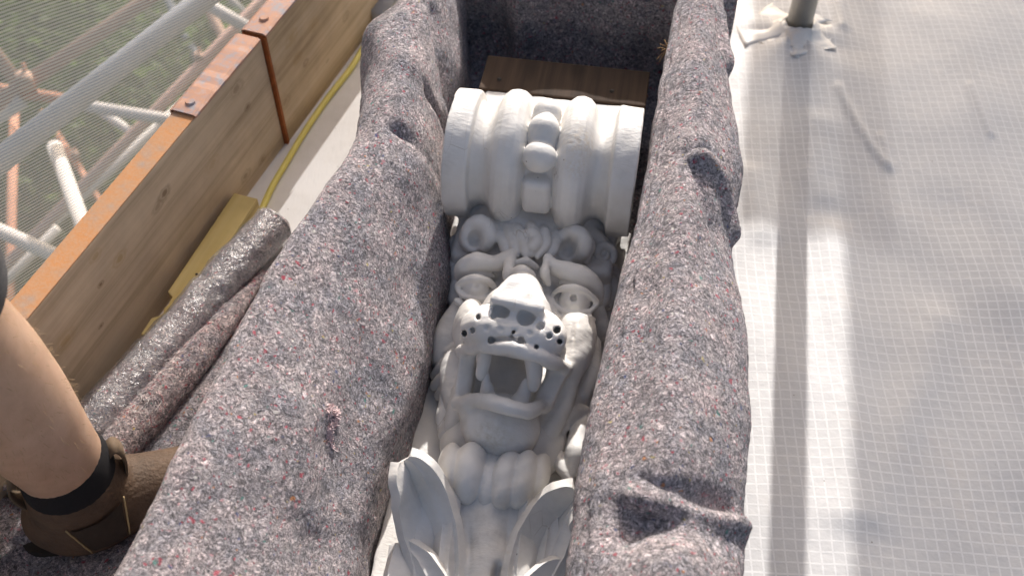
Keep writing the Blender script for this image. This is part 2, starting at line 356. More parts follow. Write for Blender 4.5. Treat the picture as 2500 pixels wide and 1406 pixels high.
def net_mat():
    t = NT('debris_netting')
    s = t.n.new('ShaderNodeSeparateXYZ'); t.link(t.tc, s.inputs[0])
    w1 = t.math('ADD', s.outputs[0], t.math('MULTIPLY', t.noise(1.6, 2, 0.5), 0.010))
    a = t.math('ADD', t.math('MULTIPLY', s.outputs[2], 0.94), t.math('MULTIPLY', w1, 0.34))
    f = t.math('PINGPONG', t.math('DIVIDE', a, 0.0044), 0.5)           # weft threads
    g = t.math('PINGPONG', t.math('DIVIDE', w1, 0.0031), 0.5)          # warp threads
    cov = t.math('MAXIMUM', t.math('MULTIPLY', t.ramp(f, [(0.24, 1.0), (0.36, 0.0)]), 0.62), t.math('MULTIPLY', t.ramp(g, [(0.10, 1.0), (0.2, 0.0)]), 0.40))
    cov = t.math('MAXIMUM', cov, 0.26)
    dif = t.n.new('ShaderNodeBsdfDiffuse'); dif.inputs[0].default_value = (0.74, 0.74, 0.69, 1)
    tl = t.n.new('ShaderNodeBsdfTranslucent'); tl.inputs[0].default_value = (0.74, 0.74, 0.69, 1)
    m1 = t.n.new('ShaderNodeMixShader'); m1.inputs[0].default_value = 0.5; t.link(dif.outputs[0], m1.inputs[1]); t.link(tl.outputs[0], m1.inputs[2])
    tr = t.n.new('ShaderNodeBsdfTransparent'); m2 = t.n.new('ShaderNodeMixShader')
    t.link(cov, m2.inputs[0]); t.link(tr.outputs[0], m2.inputs[1]); t.link(m1.outputs[0], m2.inputs[2])
    t.link(m2.outputs[0], t.out.inputs[0]); return t.m
M['net'] = net_mat()
def film_mat():
    t = NT('clear_film')
    h = t.math('ADD', t.noise(70, 4, 0.6, t.mapping((1, 1, 1)), 1.2), t.math('MULTIPLY', t.noise(220, 3, 0.6), 0.3))
    bn = t.bump(h, 0.8, 0.006)
    gl = t.n.new('ShaderNodeBsdfGlossy'); gl.inputs['Roughness'].default_value = 0.2; t.link(bn, gl.inputs['Normal'])
    fr = t.n.new('ShaderNodeFresnel'); fr.inputs[0].default_value = 1.75; t.link(bn, fr.inputs['Normal'])
    tr = t.n.new('ShaderNodeBsdfTransparent'); tr.inputs[0].default_value = (0.93, 0.93, 0.94, 1)
    hz = t.n.new('ShaderNodeBsdfDiffuse'); hz.inputs[0].default_value = (0.85, 0.85, 0.86, 1); t.link(bn, hz.inputs['Normal'])
    m0 = t.n.new('ShaderNodeMixShader'); m0.inputs[0].default_value = 0.16; t.link(tr.outputs[0], m0.inputs[1]); t.link(hz.outputs[0], m0.inputs[2])
    m2 = t.n.new('ShaderNodeMixShader'); t.link(t.math('ADD', t.math('MULTIPLY', fr.outputs[0], 0.35), 0.09), m2.inputs[0])
    t.link(m0.outputs[0], m2.inputs[1]); t.link(gl.outputs[0], m2.inputs[2]); t.link(m2.outputs[0], t.out.inputs[0]); return t.m
M['film'] = film_mat()
def leaf_mat(name, c):
    t = NT(name); n = t.noise(2.5, 3)
    col = t.mix(n, tuple(x * 0.6 for x in c), tuple(x * 1.5 for x in c))
    t.set(Base_Color=col, Roughness=0.55, Specular_IOR_Level=0.3)
    tl = t.n.new('ShaderNodeBsdfTranslucent'); t.link(col, tl.inputs[0])
    m = t.n.new('ShaderNodeMixShader'); m.inputs[0].default_value = 0.5
    t.link(t.b.outputs[0], m.inputs[1]); t.link(tl.outputs[0], m.inputs[2]); t.link(m.outputs[0], t.out.inputs[0]); return t.m
M['leaf_a'] = leaf_mat('leaf_mid_green', (0.12, 0.18, 0.05))
M['leaf_b'] = leaf_mat('leaf_dark_green', (0.07, 0.115, 0.035))
FIB = [plain('fibre_white', (0.72, 0.70, 0.68), 1), plain('fibre_rose', (0.58, 0.42, 0.42), 1), plain('fibre_grey', (0.30, 0.29, 0.30), 1),
       plain('fibre_black', (0.03, 0.03, 0.035), 1), plain('fibre_red', (0.5, 0.05, 0.07), 1), plain('fibre_blue', (0.06, 0.09, 0.25), 1)]

# ------------------------------------------------------------------ volumetric carving kit (signed distance fields -> surface nets)
class Field:
    def __init__(s, lo, hi, h):
        s.lo = np.array(lo, float); s.h = h
        s.n = np.ceil((np.array(hi) - s.lo) / h).astype(int) + 1
        s.D = np.full(s.n, 0.06, np.float32)
        s.ax = [s.lo[i] + h * np.arange(s.n[i]) for i in range(3)]
    def sub(s, lo, hi):
        a = np.clip(np.floor((np.array(lo) - s.lo) / s.h).astype(int), 0, s.n)
        b = np.clip(np.ceil((np.array(hi) - s.lo) / s.h).astype(int) + 1, 0, s.n)
        if np.any(b <= a): return None
        sl_ = tuple(slice(a[i], b[i]) for i in range(3))
        return sl_, (s.ax[0][sl_[0]][:, None, None], s.ax[1][sl_[1]][None, :, None], s.ax[2][sl_[2]][None, None, :])
    def op(s, fn, lo, hi, k=0.006, cut=False, pad=0.02):
        lo = np.array(lo) - k - pad; hi = np.array(hi) + k + pad
        r = s.sub(lo, hi)
        if r is None: return
        sl_, X = r
        d = fn(*X).astype(np.float32); a = s.D[sl_]
        if cut:
            d = -d; hh = np.clip(0.5 - 0.5 * (a - d) / k, 0, 1); s.D[sl_] = a * (1 - hh) + d * hh + k * hh * (1 - hh)
        else:
            hh = np.clip(0.5 + 0.5 * (a - d) / k, 0, 1); s.D[sl_] = a * (1 - hh) + d * hh - k * hh * (1 - hh)
    def ell(s, c, r, k=0.006, cut=False, rot=None):
        c = np.array(c); r = np.array(r if hasattr(r, '__len__') else (r,) * 3, float)
        Rm = np.array(Matrix.Identity(3) if rot is None else rot.to_3x3()) if rot is None or not isinstance(rot, np.ndarray) else rot
        m = r.max() if rot is not None else r
        def fn(x, y, z):
            x, y, z = x - c[0], y - c[1], z - c[2]
            if rot is not None:
                x, y, z = (Rm[0, 0] * x + Rm[1, 0] * y + Rm[2, 0] * z, Rm[0, 1] * x + Rm[1, 1] * y + Rm[2, 1] * z, Rm[0, 2] * x + Rm[1, 2] * y + Rm[2, 2] * z)
            k0 = np.sqrt((x / r[0]) ** 2 + (y / r[1]) ** 2 + (z / r[2]) ** 2) + 1e-9
            k1 = np.sqrt((x / r[0] ** 2) ** 2 + (y / r[1] ** 2) ** 2 + (z / r[2] ** 2) ** 2) + 1e-9
            return k0 * (k0 - 1) / k1
        s.op(fn, c - m, c + m, k, cut)
    def tube(s, pts, rad, k=0.006, cut=False, sub=4):
        n0 = len(pts); rad = [rad] * n0 if not hasattr(rad, '__len__') else list(rad)
        if sub > 1 and n0 > 2:
            p2 = catmull(pts, sub); rr = np.interp(np.linspace(0, n0 - 1, len(p2)), range(n0), rad)
        else: p2, rr = [Vector(p) for p in pts], rad
        for i in range(len(p2) - 1):
            a, b = np.array(p2[i]), np.array(p2[i + 1]); ra, rb = rr[i], rr[i + 1]; ba = b - a; L2 = ba @ ba + 1e-12
            def fn(x, y, z):
                px, py, pz = x - a[0], y - a[1], z - a[2]
                t = np.clip((px * ba[0] + py * ba[1] + pz * ba[2]) / L2, 0, 1)
                return np.sqrt((px - t * ba[0]) ** 2 + (py - t * ba[1]) ** 2 + (pz - t * ba[2]) ** 2) - (ra + (rb - ra) * t)
            m = max(ra, rb); kk = k if i == 0 or cut else min(k, 0.003 + 0.25 * m)
            s.op(fn, np.minimum(a, b) - m, np.maximum(a, b) + m, kk if not cut else k, cut)
    def box(s, c, half, rnd=0.005, k=0.006, cut=False, rot=None):
        c = np.array(c); hf = np.array(half) - rnd; m = np.linalg.norm(half) if rot is not None else np.array(half)
        Rm = None if rot is None else np.array(rot.to_3x3())
        def fn(x, y, z):
            x, y, z = x - c[0], y - c[1], z - c[2]
            if Rm is not None:
                x, y, z = (Rm[0, 0] * x + Rm[1, 0] * y + Rm[2, 0] * z, Rm[0, 1] * x + Rm[1, 1] * y + Rm[2, 1] * z, Rm[0, 2] * x + Rm[1, 2] * y + Rm[2, 2] * z)
            qx, qy, qz = np.abs(x) - hf[0], np.abs(y) - hf[1], np.abs(z) - hf[2]
            return np.sqrt(np.maximum(qx, 0) ** 2 + np.maximum(qy, 0) ** 2 + np.maximum(qz, 0) ** 2) + np.minimum(np.maximum(np.maximum(qx, qy), qz), 0) - rnd
        s.op(fn, c - m, c + m, k, cut)
    def rough(s, amp, freq, seed=0):
        """hand-carved unevenness"""
        rs = np.random.RandomState(seed); X, Y, Z = s.ax[0][:, None, None], s.ax[1][None, :, None], s.ax[2][None, None, :]
        for i in range(7):
            d = rs.normal(size=3); d /= np.linalg.norm(d); f = freq * (0.6 + rs.rand() * 1.2); ph = rs.rand(3) * 6.28
            s.D += (amp / 2.2 * np.sin(d[0] * f * X + d[1] * f * Y + d[2] * f * Z + ph[0] + 0.8 * np.sin(0.7 * f * (Y - X) + ph[1]))).astype(np.float32)
    def mesh(s, name, mat, parent=None, smooth=True):
        Dm = s.D; Dm[0], Dm[-1], Dm[:, 0], Dm[:, -1] = 1, 1, 1, 1; Dm[:, :, 0] = 1; Dm[:, :, -1] = 1
        ins = Dm < 0
        cnt = np.zeros(np.array(Dm.shape) - 1, np.uint8)
        offs = [(i, j, k) for i in (0, 1) for j in (0, 1) for k in (0, 1)]
        nx, ny, nz = cnt.shape
        for i, j, k in offs: cnt += ins[i:i + nx, j:j + ny, k:k + nz]
        act = (cnt > 0) & (cnt < 8)
        idx = np.argwhere(act); vid = np.full(cnt.shape, -1, np.int32); vid[act] = np.arange(len(idx))
        acc = np.zeros((len(idx), 3)); num = np.zeros(len(idx))
        vals = {o: Dm[idx[:, 0] + o[0], idx[:, 1] + o[1], idx[:, 2] + o[2]] for o in offs}
        for o in offs:
            for a in range(3):
                if o[a]: continue
                o2 = list(o); o2[a] = 1; o2 = tuple(o2)
                v0, v1 = vals[o], vals[o2]; c = (v0 < 0) != (v1 < 0)
                t = np.where(c, v0 / np.where(c, v0 - v1, 1), 0)
                p = np.tile(np.array(o, float), (len(idx), 1)); p[:, a] = t
                acc[c] += p[c]; num[c] += 1
        V = (idx + acc / num[:, None]) * s.h + s.lo
        Fs = []
        for a in range(3):
            b, c = (a + 1) % 3, (a + 2) % 3
            s0 = [slice(None)] * 3; s1 = [slice(None)] * 3; s0[a] = slice(0, -1); s1[a] = slice(1, None)
            i0, i1 = ins[tuple(s0)], ins[tuple(s1)]
            e = np.argwhere(i0 != i1); e = e[(e[:, b] > 0) & (e[:, c] > 0) & (e[:, b] < Dm.shape[b] - 1) & (e[:, c] < Dm.shape[c] - 1)]
            fl = i0[tuple(e.T)]
            q = []
            for db, dc in ((-1, -1), (0, -1), (0, 0), (-1, 0)):
                m = e.copy(); m[:, b] += db; m[:, c] += dc; q.append(vid[tuple(m.T)])
            q = np.stack(q, 1); q[~fl] = q[~fl][:, ::-1]; Fs.append(q)
        Fs = np.concatenate(Fs)
        me = bpy.data.meshes.new(name); me.vertices.add(len(V)); me.vertices.foreach_set('co', V.astype(np.float32).ravel())
        me.loops.add(Fs.size); me.loops.foreach_set('vertex_index', Fs.astype(np.int32).ravel())
        me.polygons.add(len(Fs)); me.polygons.foreach_set('loop_start', np.arange(0, Fs.size, 4, dtype=np.int32))
        me.polygons.foreach_set('loop_total', np.full(len(Fs), 4, np.int32)); me.update(calc_edges=True); me.validate()
        me.polygons.foreach_set('use_smooth', [smooth] * len(me.polygons))
        o = bpy.data.objects.new(name, me); C.objects.link(o); me.materials.append(mat)
        if parent is not None: o.parent = parent
        return o

# ================================================================== THE SETTING
# far ground, well below the scaffold
gv = [(-60, -60, -6), (60, -60, -6), (60, 60, -6), (-60, 60, -6)]
tag(mesh_obj('ground', gv, [(0, 1, 2, 3)], M['soil'], smooth=False), 'dark overgrown ground far below the scaffold', 'ground', kind='structure')

# white ledge along the toe boards
le0, le1 = -1.5, 1.2
lv = []
for s_, o_ in ((le0, 0.0), (le1, 0.0), (le1, 0.46), (le0, 0.46)):
    p = B0 + bdir * s_ + bnor * o_; lv += [(p.x, p.y, 0.0)]
lv += [(x, y, -0.06) for x, y, z in lv]
o = mesh_obj('ledge', lv, [(0, 3, 2, 1), (4, 5, 6, 7), (0, 1, 5, 4), (1, 2, 6, 5), (2, 3, 7, 6), (3, 0, 4, 7)], M['ledge'], smooth=False)
tag(o, 'sunlit white painted ledge between toe boards and felt-lined crate', 'ledge', kind='structure')

# reinforced plastic sheeting over the deck on the right, with soft creases
def sheet():
    N, Mm = 300, 400
    x0, x1, y0, y1 = -0.25, 1.75, -0.2, 2.9
    ridges = [([P(2045, 215, 0), P(2080, 280, 0), P(2125, 350, 0), P(2165, 400, 0)], 0.006, 0.006),
              ([P(2150, 330, 0), P(2175, 410, 0)], 0.004, 0.005), ([P(2362, 215, 0), P(2385, 270, 0), P(2415, 335, 0)], 0.005, 0.005),
              ([P(2040, -60, 0), P(2055, 70, 0)], 0.008, 0.012),
              ([P(2030, 560, 0), P(2065, 800, 0), P(2080, 1000, 0), P(2070, 1250, 0)], 0.008, 0.03),
              ([P(2290, 780, 0), P(2260, 900, 0), P(2200, 1050, 0), P(2140, 1250, 0)], 0.005, 0.03),
              ([P(2000, 300, 0), P(1990, 430, 0), P(2010, 470, 0)], 0.006, 0.03),
              ([P(1830, 420, 0), P(1860, 560, 0)], 0.006, 0.025), ([P(2330, 60, 0), P(2440, 420, 0), P(2490, 700, 0)], 0.010, 0.08)]
    post = P(1945, 95, 0)
    V = []
    for j in range(Mm + 1):
        for i in range(N + 1):
            x = x0 + (x1 - x0) * i / N; y = y0 + (y1 - y0) * j / Mm; z = 0.0
            for pts, a, sg in ridges:
                best = 9
                for q in range(len(pts) - 1):
                    A, Bq = pts[q], pts[q + 1]; dx, dy = Bq.x - A.x, Bq.y - A.y
                    t = max(0, min(1, ((x - A.x) * dx + (y - A.y) * dy) / (dx * dx + dy * dy)))
                    best = min(best, math.hypot(x - A.x - t * dx, y - A.y - t * dy))
                if best < 4 * sg: z += a * math.exp(-(best / sg) ** 2)
            r = math.hypot(x - post.x, y - post.y); ang = math.atan2(y - post.y, x - post.x)
            z += 0.010 * math.exp(-(r / 0.10) ** 2) * (1 + 0.5 * math.sin(ang * 5 + 1))
            z += 0.010 * mnoise.noise((x * 3.5, y * 2.2, 1.3)) + 0.003 * mnoise.noise((x * 11, y * 8, 4.0))
            V.append((x, y, z))
    Fc = [(j * (N + 1) + i, j * (N + 1) + i + 1, (j + 1) * (N + 1) + i + 1, (j + 1) * (N + 1) + i) for j in range(Mm) for i in range(N)]
    o = mesh_obj('sheeting', V, Fc, M['sheet'])
    o.rotation_euler = (0, 0, R(-4)); 
    # the sheet is laid 4 degrees off the picture axis: undo the turn in the mesh so creases keep their place
    rot = Matrix.Rotation(R(4), 4, 'Z'); o.data.transform(rot)
    return o
tag(sheet(), 'white reinforced plastic sheeting with fine square grid covering the deck', 'sheeting', kind='structure')

# ================================================================== TOE BOARDS
BH = 0.225
def board(s0, s1, label, off=0.0, mat='board_near'):
    root = empty('toe_board', (B0.x + bdir.x * (s0 if s0 >= 0 else s1), B0.y + bdir.y * (s0 if s0 >= 0 else s1), -0.05), -BA)
    tag(root, label, 'board', 'toe boards edging the scaffold lift')
    a, b = (0, abs(s1 - s0)) if s0 >= 0 else (-abs(s1 - s0), 0)
    bm = box_bm((-0.038 + off, a, 0), (off, b, BH + 0.05 - 0.001), 0.002, 2)
    bm_obj('plank', bm, M[mat], root)
    bm = box_bm((-0.0375 + off, a + 0.002, BH + 0.0492), (off - 0.0006, b - 0.002, BH + 0.0512), 0.0006, 1)
    tag(bm_obj('edge', bm, M['rustpaint'], root), 'orange painted top edge')
    return root
near = board(-2.2, -0.003, 'near toe board with orange painted edge and knots in the timber')
far = board(0.003, 2.0, 'far toe board beyond the rusty joint, darkened timber', off=0.004, mat='board_far')
def strap(root, y0, y1, off, dents, riv=()):
    zt = BH + 0.0515
    V, Fc = [], []; n = 10
    prof = [(off + 0.0015, zt - 0.0005), (off + 0.0012, zt + 0.0015), (off - 0.002, zt + 0.003), (-0.036 + off, zt + 0.003), (-0.0405 + off, zt + 0.001), (-0.0405 + off, zt - 0.03)]
    for i in range(n + 1):
        y = y0 + (y1 - y0) * i / n; lift = dents * abs(mnoise.noise((y * 30, 3, 1))) * 0.004
        for k, (x, z) in enumerate(prof): V.append((x, y, z + (lift if k in (1, 2, 3) else 0)))
    m = len(prof)
    for i in range(n):
        for k in range(m - 1): Fc.append((i * m + k, (i + 1) * m + k, (i + 1) * m + k + 1, i * m + k + 1))
    o = mesh_obj('metal_strap', V, Fc, M['strap'], root, smooth=False)
    md = o.modifiers.new('thick', 'SOLIDIFY'); md.thickness = 0.0016; md.offset = 1
    for yy in riv:
        bm = bmesh.new(); bmesh.ops.create_cone(bm, cap_ends=True, segments=14, radius1=0.0085, radius2=0.0065, depth=0.004)
        for v in bm.verts: v.co += Vector((-0.019 + off, yy, zt + 0.0065))
        bm_obj('rivet', bm, M['strap'], o)
strap(near, -0.20, -0.060, 0.0, 1.0, (-0.178,))
strap(near, -0.072, -0.006, 0.0005, 0.3)
strap(far, 0.0, 0.26, 0.004, 0.6, (0.035, 0.20))
# hoop iron seen in the joint between the two boards
bm = box_bm((-0.036, -0.0025, 0.0), (0.0055, 0.0025, BH + 0.05)); bm_obj('hoop_iron', bm, M['rust'], far)
bm = box_bm((0.0, 0.0032, 0.0), (0.006, 0.0062, BH + 0.048)); 
for v in bm.verts:
    if v.co.z < 0.1: v.co.y -= 0.002
bm_obj('hoop_iron', bm, M['rust'], near)

# ================================================================== NETTING, SCAFFOLD TUBES, TREES BEYOND
net_o = B0 - bnor * 0.075
def netting():
    V, Fc = [], []; nx, nz = 70, 50
    for j in range(nz + 1):
        for i in range(nx + 1):
            s_ = -2.2 + 4.4 * i / nx; z = -3.2 + 4.6 * j / nz
            b = 0.02 * mnoise.noise((s_ * 1.6, z * 1.2, 7)) + 0.006 * mnoise.noise((s_ * 6, z * 3, 2))
            V.append((s_, -b if z > 0.3 else -b * 1.0, z))
    for j in range(nz):
        for i in range(nx):
            a = j * (nx + 1) + i; Fc.append((a, a + 1, a + nx + 2, a + nx + 1))
    o = mesh_obj('debris_netting', V, Fc, M['net']); o.location = net_o; o.rotation_euler = (0, 0, math.pi / 2 - BA)
    return o
tag(netting(), 'pale translucent debris netting hanging outside the toe boards', 'netting')

def scaffold_tube(a, da, b, db, mat, label, rad=0.0242, ext=(0.0, 0.0)):
    A, Bq = D(*a, da), D(*b, db); d = (Bq - A).normalized(); A = A - d * ext[0]; Bq = Bq + d * ext[1]
    V, Fc = tube_geo([A, Bq], rad, 14)
    me_o = mesh_obj('scaffold_tube', [v - A for v in V], Fc, M[mat], loc=A)
    return tag(me_o, label, 'tube', 'scaffold tubes behind the netting')
T = scaffold_tube
T((-60, 440), 1.75, (520, -20), 2.0, 'tube_grey', 'thick grey scaffold tube crossing nearest behind the netting', rad=0.0215, ext=(0.2, 1.0))
T((35, 225), 3.2, (370, -8), 3.5, 'tube_brown', 'brown rusty tube running behind the thick grey tube, upper left', ext=(0.3, 1.5))
T((-40, 213), 4.3, (200, 250), 4.25, 'tube_orange', 'bright orange tube reaching in from the left edge', ext=(0.5, 0.0))
T((172, 253), 4.2, (470, 302), 4.2, 'tube_white', 'cream tube lying almost level towards the orange board edge', ext=(0.0, 0.6))
T((188, 235), 5.4, (420, 388), 5.4, 'tube_white', 'thin pale tube sloping down under the cream tube', ext=(0.0, 0.8))
T((112, 300), 3.4, (215, 585), 3.1, 'tube_white', 'white tube dropping steeply below the thick grey tube', ext=(-0.12, 0.8))
T((570, 75), 4.4, (120, 540), 4.4, 'tube_pink', 'long pinkish tube slanting from the strap joint to lower left', ext=(1.2, 1.2))
T((478, -5), 4.0, (650, 95), 3.8, 'tube_white', 'sunlit white tube at the top beside the far strap', ext=(0.4, 0))
T((425, 30), 6.0, (515, 215), 6.0, 'tube_grey', 'thin grey tube against the brightest foliage', ext=(0.8, 0.8))
T((512, 30), 4.8, (575, 150), 4.8, 'tube_brown', 'short brownish tube hanging below the sunlit white tube', ext=(0.2, 0.9))
T((540, -20), 6.0, (640, 75), 6.0, 'tube_white', 'thin pale tube nearest the top edge by the far strap', ext=(0.4, 0))
T((600, 45), 6.5, (640, -15), 6.5, 'tube_white', 'thin pale tube crossing behind at the topmost right of the netting', ext=(0.6, 0.4))
T((-20, 120), 3.6, (52, 215), 3.6, 'tube_brown', 'brown tube falling from the left edge into the coupler', ext=(0.4, 0))
T((-20, 555), 3.4, (160, 635), 3.2, 'tube_white', 'white tube crossing low beside the bare leg', ext=(0.3, 0.3))
T((85, 585), 4.8, (260, 425), 4.8, 'tube_white', 'pale tube slanting up from the low white tube', ext=(0.4, 0.5))
T((8, 690), 4.6, (62, 635), 4.6, 'tube_white', 'short bluish white tube just above the bare calf', ext=(0.5, 0.2))
T((32, 375), 5.2, (28, 520), 5.0, 'tube_orange', 'thin rusty upright below the grey tube at far left', ext=(0.5, 1.0))
T((-30, 300), 3.2, (55, 245), 3.2, 'tube_grey', 'grey tube stub just under the coupler at the left edge', ext=(0.3, 0))
T((160, 360), 5.4, (250, 500), 5.2, 'tube_orange', 'faint orange brace beside the steep white tube', rad=0.018, ext=(0.3, 0.8))
# couplers
def coupler(c, depth, label, s=1.0, rz=0.4):
    p = D(*c, depth); root = empty('coupler', p, rz); tag(root, label, 'coupler', 'scaffold couplers behind the netting')
    V, Fc = tube_geo([(-0.03 * s, 0, 0), (0.03 * s, 0, 0)], 0.036 * s, 12); mesh_obj('band', V, Fc, M['rust'], root)
    V, Fc = tube_geo([(0, -0.035 * s, 0.03 * s), (0, 0.035 * s, 0.03 * s)], 0.034 * s, 12); mesh_obj('band', V, Fc, M['tube_brown'], root)
    V, Fc = tube_geo([(0.0, 0, 0.0), (0.02 * s, 0.03 * s, 0.09 * s)], 0.008 * s, 8); mesh_obj('bolt', V, Fc, M['tube_orange'], root)
coupler((66, 212), 3.2, 'rusty coupler where brown and orange tubes meet at left', 0.75)
coupler((488, 150), 4.4, 'small pink coupler on the long slanting tube', 0.6)
coupler((185, 385), 5.3, 'orange coupler beside the steep white tube', 0.6)

def tree(center, rx, rz_, n, mat, label, seed):
    rs = np.random.RandomState(seed); base = Vector((center[0], center[1], -6))
    root = empty('tree', base); tag(root, label, 'tree', 'trees below the scaffold')
    c = Vector(center) - base
    path = catmull([(0, 0, 0), (0.1, 0.05, c.z * 0.5), tuple(c * 0.95)], 4)
    V, Fc = tube_geo(path, list(np.linspace(0.16, 0.05, len(path))), 8); 
    for q in range(7):
        a = rs.rand() * 6.28; e = c + Vector((math.cos(a) * rx * 0.7, math.sin(a) * rx * 0.7, (rs.rand() - 0.3) * rz_))
        v2, f2 = tube_geo(catmull([path[4], (path[4] + e) / 2 + Vector((0, 0, 0.2)), e], 3), list(np.linspace(0.05, 0.012, 7)), 6)
        Fc += [tuple(i + len(V) for i in f) for f in f2]; V += v2
    mesh_obj('trunk', V, Fc, M['bark'], root)
    cl = rs.normal(size=(60, 3)); cl /= np.linalg.norm(cl, axis=1)[:, None]; cl *= (0.55 + 0.45 * rs.rand(60, 1)) * np.array([rx, rx, rz_])
    pts = cl[rs.randint(0, 60, n)] + rs.normal(size=(n, 3)) * 0.17 * rx + np.array(c)
    d1 = rs.normal(size=(n, 3)); d1 /= np.linalg.norm(d1, axis=1)[:, None]; d2 = np.cross(d1, rs.normal(size=(n, 3))); d2 /= np.linalg.norm(d2, axis=1)[:, None]
    sz = (0.035 + 0.03 * rs.rand(n, 1))
    vv = np.stack([pts - d1 * sz, pts + d2 * sz * 0.5, pts + d1 * sz, pts - d2 * sz * 0.5], 1).reshape(-1, 3)
    me_f = np.arange(4 * n).reshape(-1, 4)
    mesh_obj('crown', vv.tolist(), me_f.tolist(), M[mat], root, smooth=False)
TREES = [((-2.3, 5.2, -3.3), 1.5, 1.3, 14000, 'leaf_a', 'brightest leafy tree below the strap joint at top of the netting'),
         ((-4.6, 6.6, -3.4), 1.7, 1.4, 12000, 'leaf_b', 'dark tree in the far upper left corner behind netting'),
         ((-3.4, 3.6, -3.9), 1.5, 1.2, 11000, 'leaf_b', 'dark tree behind the middle of the netting'),
         ((-1.6, 3.3, -4.3), 1.2, 1.0, 9000, 'leaf_a', 'mid green tree behind the orange board edge'),
         ((-3.0, 1.6, -4.2), 1.4, 1.1, 9000, 'leaf_b', 'shady tree behind the netting above the bare leg'),
         ((-5.4, 4.4, -4.0), 1.5, 1.3, 9000, 'leaf_a', 'leafy tree at the left edge behind the netting'),
         ((-0.9, 7.2, -3.6), 1.4, 1.3, 9000, 'leaf_a', 'pale green tree seen past the top end of the far board')]
for i, (c, rx, rz_, n, m, lb) in enumerate(TREES): tree(c, rx, rz_, n, m, lb, 11 + i)

# ================================================================== FELT
def cr_w(t):
    return np.array([-0.5 * t + t * t - 0.5 * t ** 3, 1 - 2.5 * t * t + 1.5 * t ** 3, 0.5 * t + 2 * t * t - 1.5 * t ** 3, -0.5 * t * t + 0.5 * t ** 3])
def loft(grid, nu, nv):
    """grid[station][k] control points -> dense (S, K, 3)"""
    G = np.array([[tuple(p) for p in row] for row in grid], float)
    def interp(A, n):
        m = len(A); A = np.concatenate([2 * A[:1] - A[1:2], A, 2 * A[-1:] - A[-2:-1]])
        out = []
        for x in np.linspace(0, m - 1 - 1e-9, n):
            i = int(x); wt = cr_w(x - i); out.append(np.tensordot(wt, A[i:i + 4], 1))
        return np.array(out)
    G = interp(G, nv); G = np.swapaxes(interp(np.swapaxes(G, 0, 1), nu), 0, 1); return G
def grid_normals(G):
    du = np.gradient(G, axis=1); dv = np.gradient(G, axis=0); n = np.cross(du, dv); return n / (np.linalg.norm(n, axis=2, keepdims=True) + 1e-9)
def pdist(G, pts):
    best = np.full(G.shape[:2], 9.0)
    for a, b in zip(pts[:-1], pts[1:]):
        a, b = np.array(a), np.array(b); ba = b - a; t = np.clip(((G - a) @ ba) / (ba @ ba), 0, 1)
        best = np.minimum(best, np.linalg.norm(G - a - t[..., None] * ba, axis=2))
    return best
def felt_sheet(name, G, label, mat, folds=(), seed=0, lump=0.006, flip=False, thick=0.004, fib=3000, cat='felt', frayed=()):
    N = grid_normals(G); N = -N if flip else N
    for pts, amp, sg in folds:
        d = pdist(G, [tuple(p) for p in pts]); G = G + N * (amp * np.exp(-(d / sg) ** 2))[..., None]
    N = grid_normals(G); N = -N if flip else N
    S, K = G.shape[:2]; disp = np.zeros((S, K)); rag = np.zeros((S, K))
    for i in range(S):
        for k in range(K):
            x, y, z = G[i, k]
            disp[i, k] = lump * (mnoise.noise((x * 9 + seed, y * 9, z * 9)) + 0.5 * mnoise.noise((x * 23, y * 23 + seed, z * 23))) + 0.0011 * mnoise.noise((x * 130, y * 130, z * 130 + seed))
    G = G + N * disp[..., None]
    # torn edges
    for side in frayed:
        e, q = (0, 1) if side == 0 else (-1, -2)
        for i in range(S):
            dirv = G[i, e] - G[i, q]; dirv /= np.linalg.norm(dirv) + 1e-9
            G[i, e] += dirv * (0.004 * mnoise.noise((i * 0.35, seed, 1)) + 0.0025 * mnoise.noise((i * 1.7, seed, 5)))
    V = G.reshape(-1, 3)
    Fc = [(i * K + k, i * K + k + 1, (i + 1) * K + k + 1, (i + 1) * K + k) for i in range(S - 1) for k in range(K - 1)]
    if flip: Fc = [f[::-1] for f in Fc]
    root = mesh_obj(name, V.tolist(), Fc, M[mat]); tag(root, label, cat)
    md = root.modifiers.new('thickness', 'SOLIDIFY'); md.thickness = thick; md.offset = -1
    if fib: fibres(G, N, fib, root, seed)
    return root
